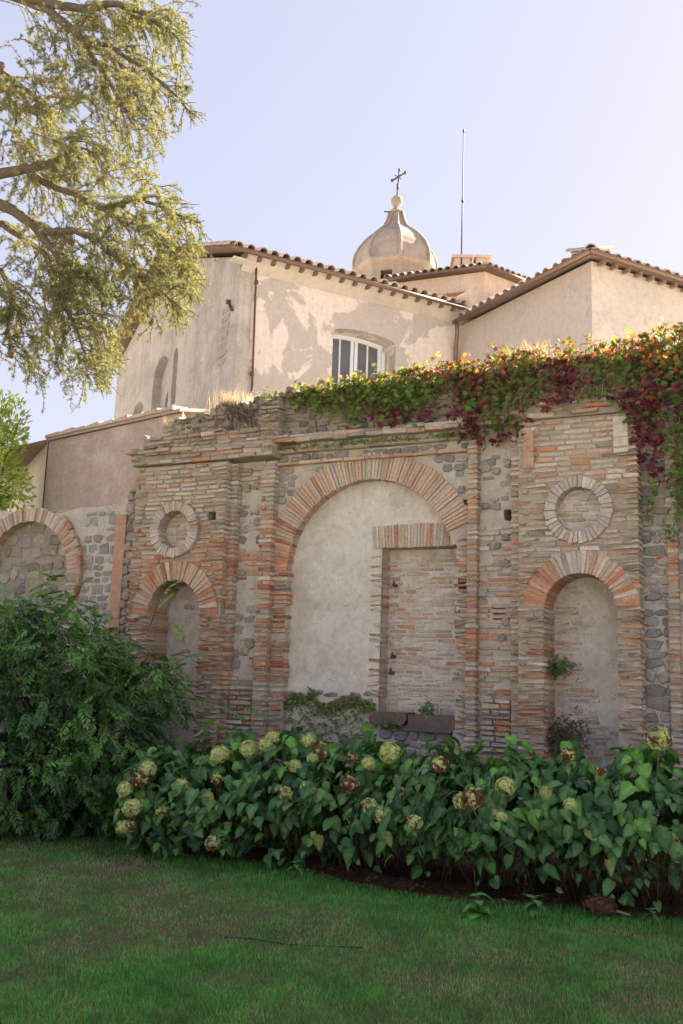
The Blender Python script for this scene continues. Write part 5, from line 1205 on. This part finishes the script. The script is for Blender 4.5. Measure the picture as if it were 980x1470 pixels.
# side boughs and hanging twigs with needle rosettes
fol_ok = lerp_curve([(-80, 285), (0, 282), (60, 272), (100, 285), (170, 290), (195, 245), (240, 232), (262, 250), (300, 275), (325, 292), (380, 300), (430, 285), (470, 280), (500, 190), (560, 160), (585, 135), (640, 60)])  # right limit per photo row
def to_px(P):
    r_ = P + tb - np.array([0, 0, CAMZ]); f_ = r_ @ FWD; return 490 + FPX * (r_ @ RGT) / f_, 735 - FPX * (r_ @ UPV) / f_
ros = []; rdir = []; tw = MB()
def twig(p, d, L, depth):
    n_ = max(4, int(L / .05)); pts_ = [p]; d = d / np.linalg.norm(d)
    for i in range(n_):
        d = d + np.array([0, 0, -.10 - .05 * depth]) + rng.normal(size=3) * .10; d /= np.linalg.norm(d); p = p + d * (L / n_); pts_.append(p)
        x_, y_ = to_px(p)
        if x_ > fol_ok(y_) + rng.normal() * 10 or y_ > 590: break
        ros.append(p + rng.normal(size=3) * .010); rdir.append(d * .6 + np.array([0, 0, .5]) + rng.normal(size=3) * .4)
        ros.append(p - d * (L / n_) * .5 + rng.normal(size=3) * .010); rdir.append(d * .6 + np.array([0, 0, .5]) + rng.normal(size=3) * .4)
        if depth < 2 and rng.uniform() < .44 and i > 0:
            s_ = np.cross(d, [0, 0, 1.0]) * rng.choice([-1, 1]) + rng.normal(size=3) * .3; twig(p, d * .7 + s_ * .75, L * rng.uniform(.25, .55), depth + 1)
    if len(pts_) > 2: tw.tube(pts_, np.linspace(.006 / (1 + depth * .5), .0022, len(pts_)), 4, (.20, .155, .115), False)
for Q, (pl, r0_) in zip(wood, limbs):
    L_ = len(Q)
    for i in range(L_):
        fr_ = i / L_; x_, y_ = to_px(Q[i])
        if x_ < -70 or y_ > 560 or (r0_ > .04 and fr_ < .30): continue
        for k in range(2 if (fr_ > .35 and rng.uniform() < .8) else 1):
            d = np.array([rng.uniform(-.1, 1.0), rng.normal() * .6, rng.uniform(-.55, .45)]); twig(Q[i], d, rng.uniform(.25, .62), 0)
for (x0, y0, x1, y1, n_) in ((-30, -20, 240, 30, 20), (-30, 40, 200, 130, 20), (100, 120, 215, 200, 10), (-30, 130, 110, 200, 11), (20, 190, 150, 230, 8), (130, 260, 260, 400, 20), (180, 380, 260, 430, 9), (-30, 330, 30, 520, 8), (30, 400, 130, 520, 12), (80, 430, 150, 540, 8)):
    for k in range(int(n_ * 1.25)): twig(rel(rng.uniform(x0, x1), rng.uniform(y0, y1), rng.uniform(8.3, 9.8)), np.array([rng.uniform(.0, 1), rng.normal() * .6, rng.uniform(-.4, .4)]), rng.uniform(.3, .7), 0)
tw.build('twigs', M['bark'], cedar, kind='stuff')
ros, rdir = np.array(ros), np.array(rdir); NR = len(ros); print('cedar rosettes', NR)
def rosette(seed, n=17):
    r = np.random.default_rng(seed); V_ = []; F_ = []
    for k in range(n):
        a = r.uniform(0, 6.28); e = r.uniform(.05, 1.0); d = np.array([e, math.cos(a) * math.sqrt(1 - e * e * .8), math.sin(a) * math.sqrt(1 - e * e * .8)]); d /= np.linalg.norm(d); s_ = np.cross(d, r.normal(size=3)); s_ /= np.linalg.norm(s_); L = r.uniform(.7, 1.1); n0 = len(V_)
        V_ += [s_ * .05, -s_ * .05, d * L]; F_.append((n0, n0 + 1, n0 + 2))
    return np.array(V_), [np.array(F_)]
RU = [rosette(s) for s in range(5)]
cl_ = vnoise(ros[:, 0] * 1.3, ros[:, 2] + ros[:, 1], 3.0, 9)
yel = np.array([.34, .30, .13]); grn = np.array([.13, .17, .09]); blu = np.array([.15, .185, .14])
w_ = np.clip(.55 + .35 * cl_ + rng.normal(size=NR) * .22, 0, 1)[:, None]; tt = grn * (1 - w_) + yel * w_; bl = (rng.uniform(0, 1, NR) < .18)[:, None]; tt = np.where(bl, blu, tt) * rng.uniform(.75, 1.3, (NR, 1))
mb = MB(); scatter(mb, RU, ros, rdir, rng.normal(size=(NR, 3)), rng.uniform(.023, .036, NR), tt); mb.build('crown', M['needle'], cedar, kind='stuff')
for (x, y) in ((102, 346), (16, 508), (95, 440), (2, 95)):
    q = MB(); P_ = rel(x, y, 8.7); v = []
    for j in range(7):
        t_ = math.pi * j / 6; v += [(P_[0] + .032 * math.sin(t_) * math.cos(a) * (1 + .1 * (j % 2)), P_[1] + .032 * math.sin(t_) * math.sin(a) * (1 + .1 * (j % 2)), P_[2] - .045 * math.cos(t_)) for a in np.linspace(0, 6.28, 9)[:-1]]
    q.add(v, [(j * 8 + i, j * 8 + (i + 1) % 8, (j + 1) * 8 + (i + 1) % 8, (j + 1) * 8 + i) for j in range(6) for i in range(8)], (.26, .15, .09)); q.build('cone', M['bark'], cedar, True)

# ------------------------------------------------------------------ small things on the ground
pts_ = [ground_at(x, y, .02) for x, y in ((322, 1343), (360, 1347), (410, 1352), (480, 1357), (520, 1360))]
q = MB(); q.tube([(p[0], p[1], .012 + .008 * math.sin(i * 2.1)) for i, p in enumerate(pts_)], .004, 6, (.03, .03, .03)); o = q.build('irrigation_hose', simple('black_rubber', (.025, .025, .025), .6)); tag(o, 'thin black irrigation hose lying in the middle of the lawn', 'hose')
P = ground_at(399, 1226, .05); t = thing('spike_lamp', 'small dark garden spike lamp under the hydrangeas', 'lamp', (P[0], P[1], .03)); dk_m = simple('dark_metal', (.05, .05, .05), .4, .6)
q = MB(); q.tube([(0, 0, -.02), (0, 0, .10)], .012, 8); q.build('spike', dk_m, t); q = MB(); q.tube([(0, .03, .12), (0, -.02, .14), (0, -.06, .16)], [.028, .034, .036], 12); q.build('lamp_head', dk_m, t); q = MB(); q.tube([(0, -.058, .159), (0, -.064, .163)], .030, 12); q.build('lens', M['glass'], t)
N = 900; x_ = rng.uniform(-4, 4, N); y_ = Yedge(x_) + rng.uniform(-.15, 1.2, N) ; mb = MB(); nn = rng.normal(size=(N, 3)) * .35 + (0, 0, 1); scatter(mb, [EU], np.stack([x_, y_, np.full(N, .075)], 1), rng.normal(size=(N, 3)) * (1, 1, .1), nn, rng.uniform(.025, .07, N), np.array([.16, .095, .05])[None] * rng.uniform(.4, 1.6, (N, 1)))
o = mb.build('leaf_litter', M['straw'], None, kind='stuff'); tag(o, 'brown dead leaves scattered on the bed soil', 'leaf litter')
for (x, y, lab) in ((735, 1386, 'brown fallen leaf on the right side of the lawn'), (118, 1203, 'pale fallen leaf on the soil at the foot of the big shrub')):
    P = ground_at(x, y, .03); q = MB(); q.add(EU[0] * .07, EU[1], (.16, .08, .06) if x > 500 else (.5, .5, .52)); o = q.build('fallen_leaf', M['straw'], None, loc=(P[0], P[1], .035), rot=(.3, .2, .8)); tag(o, lab, 'leaf')
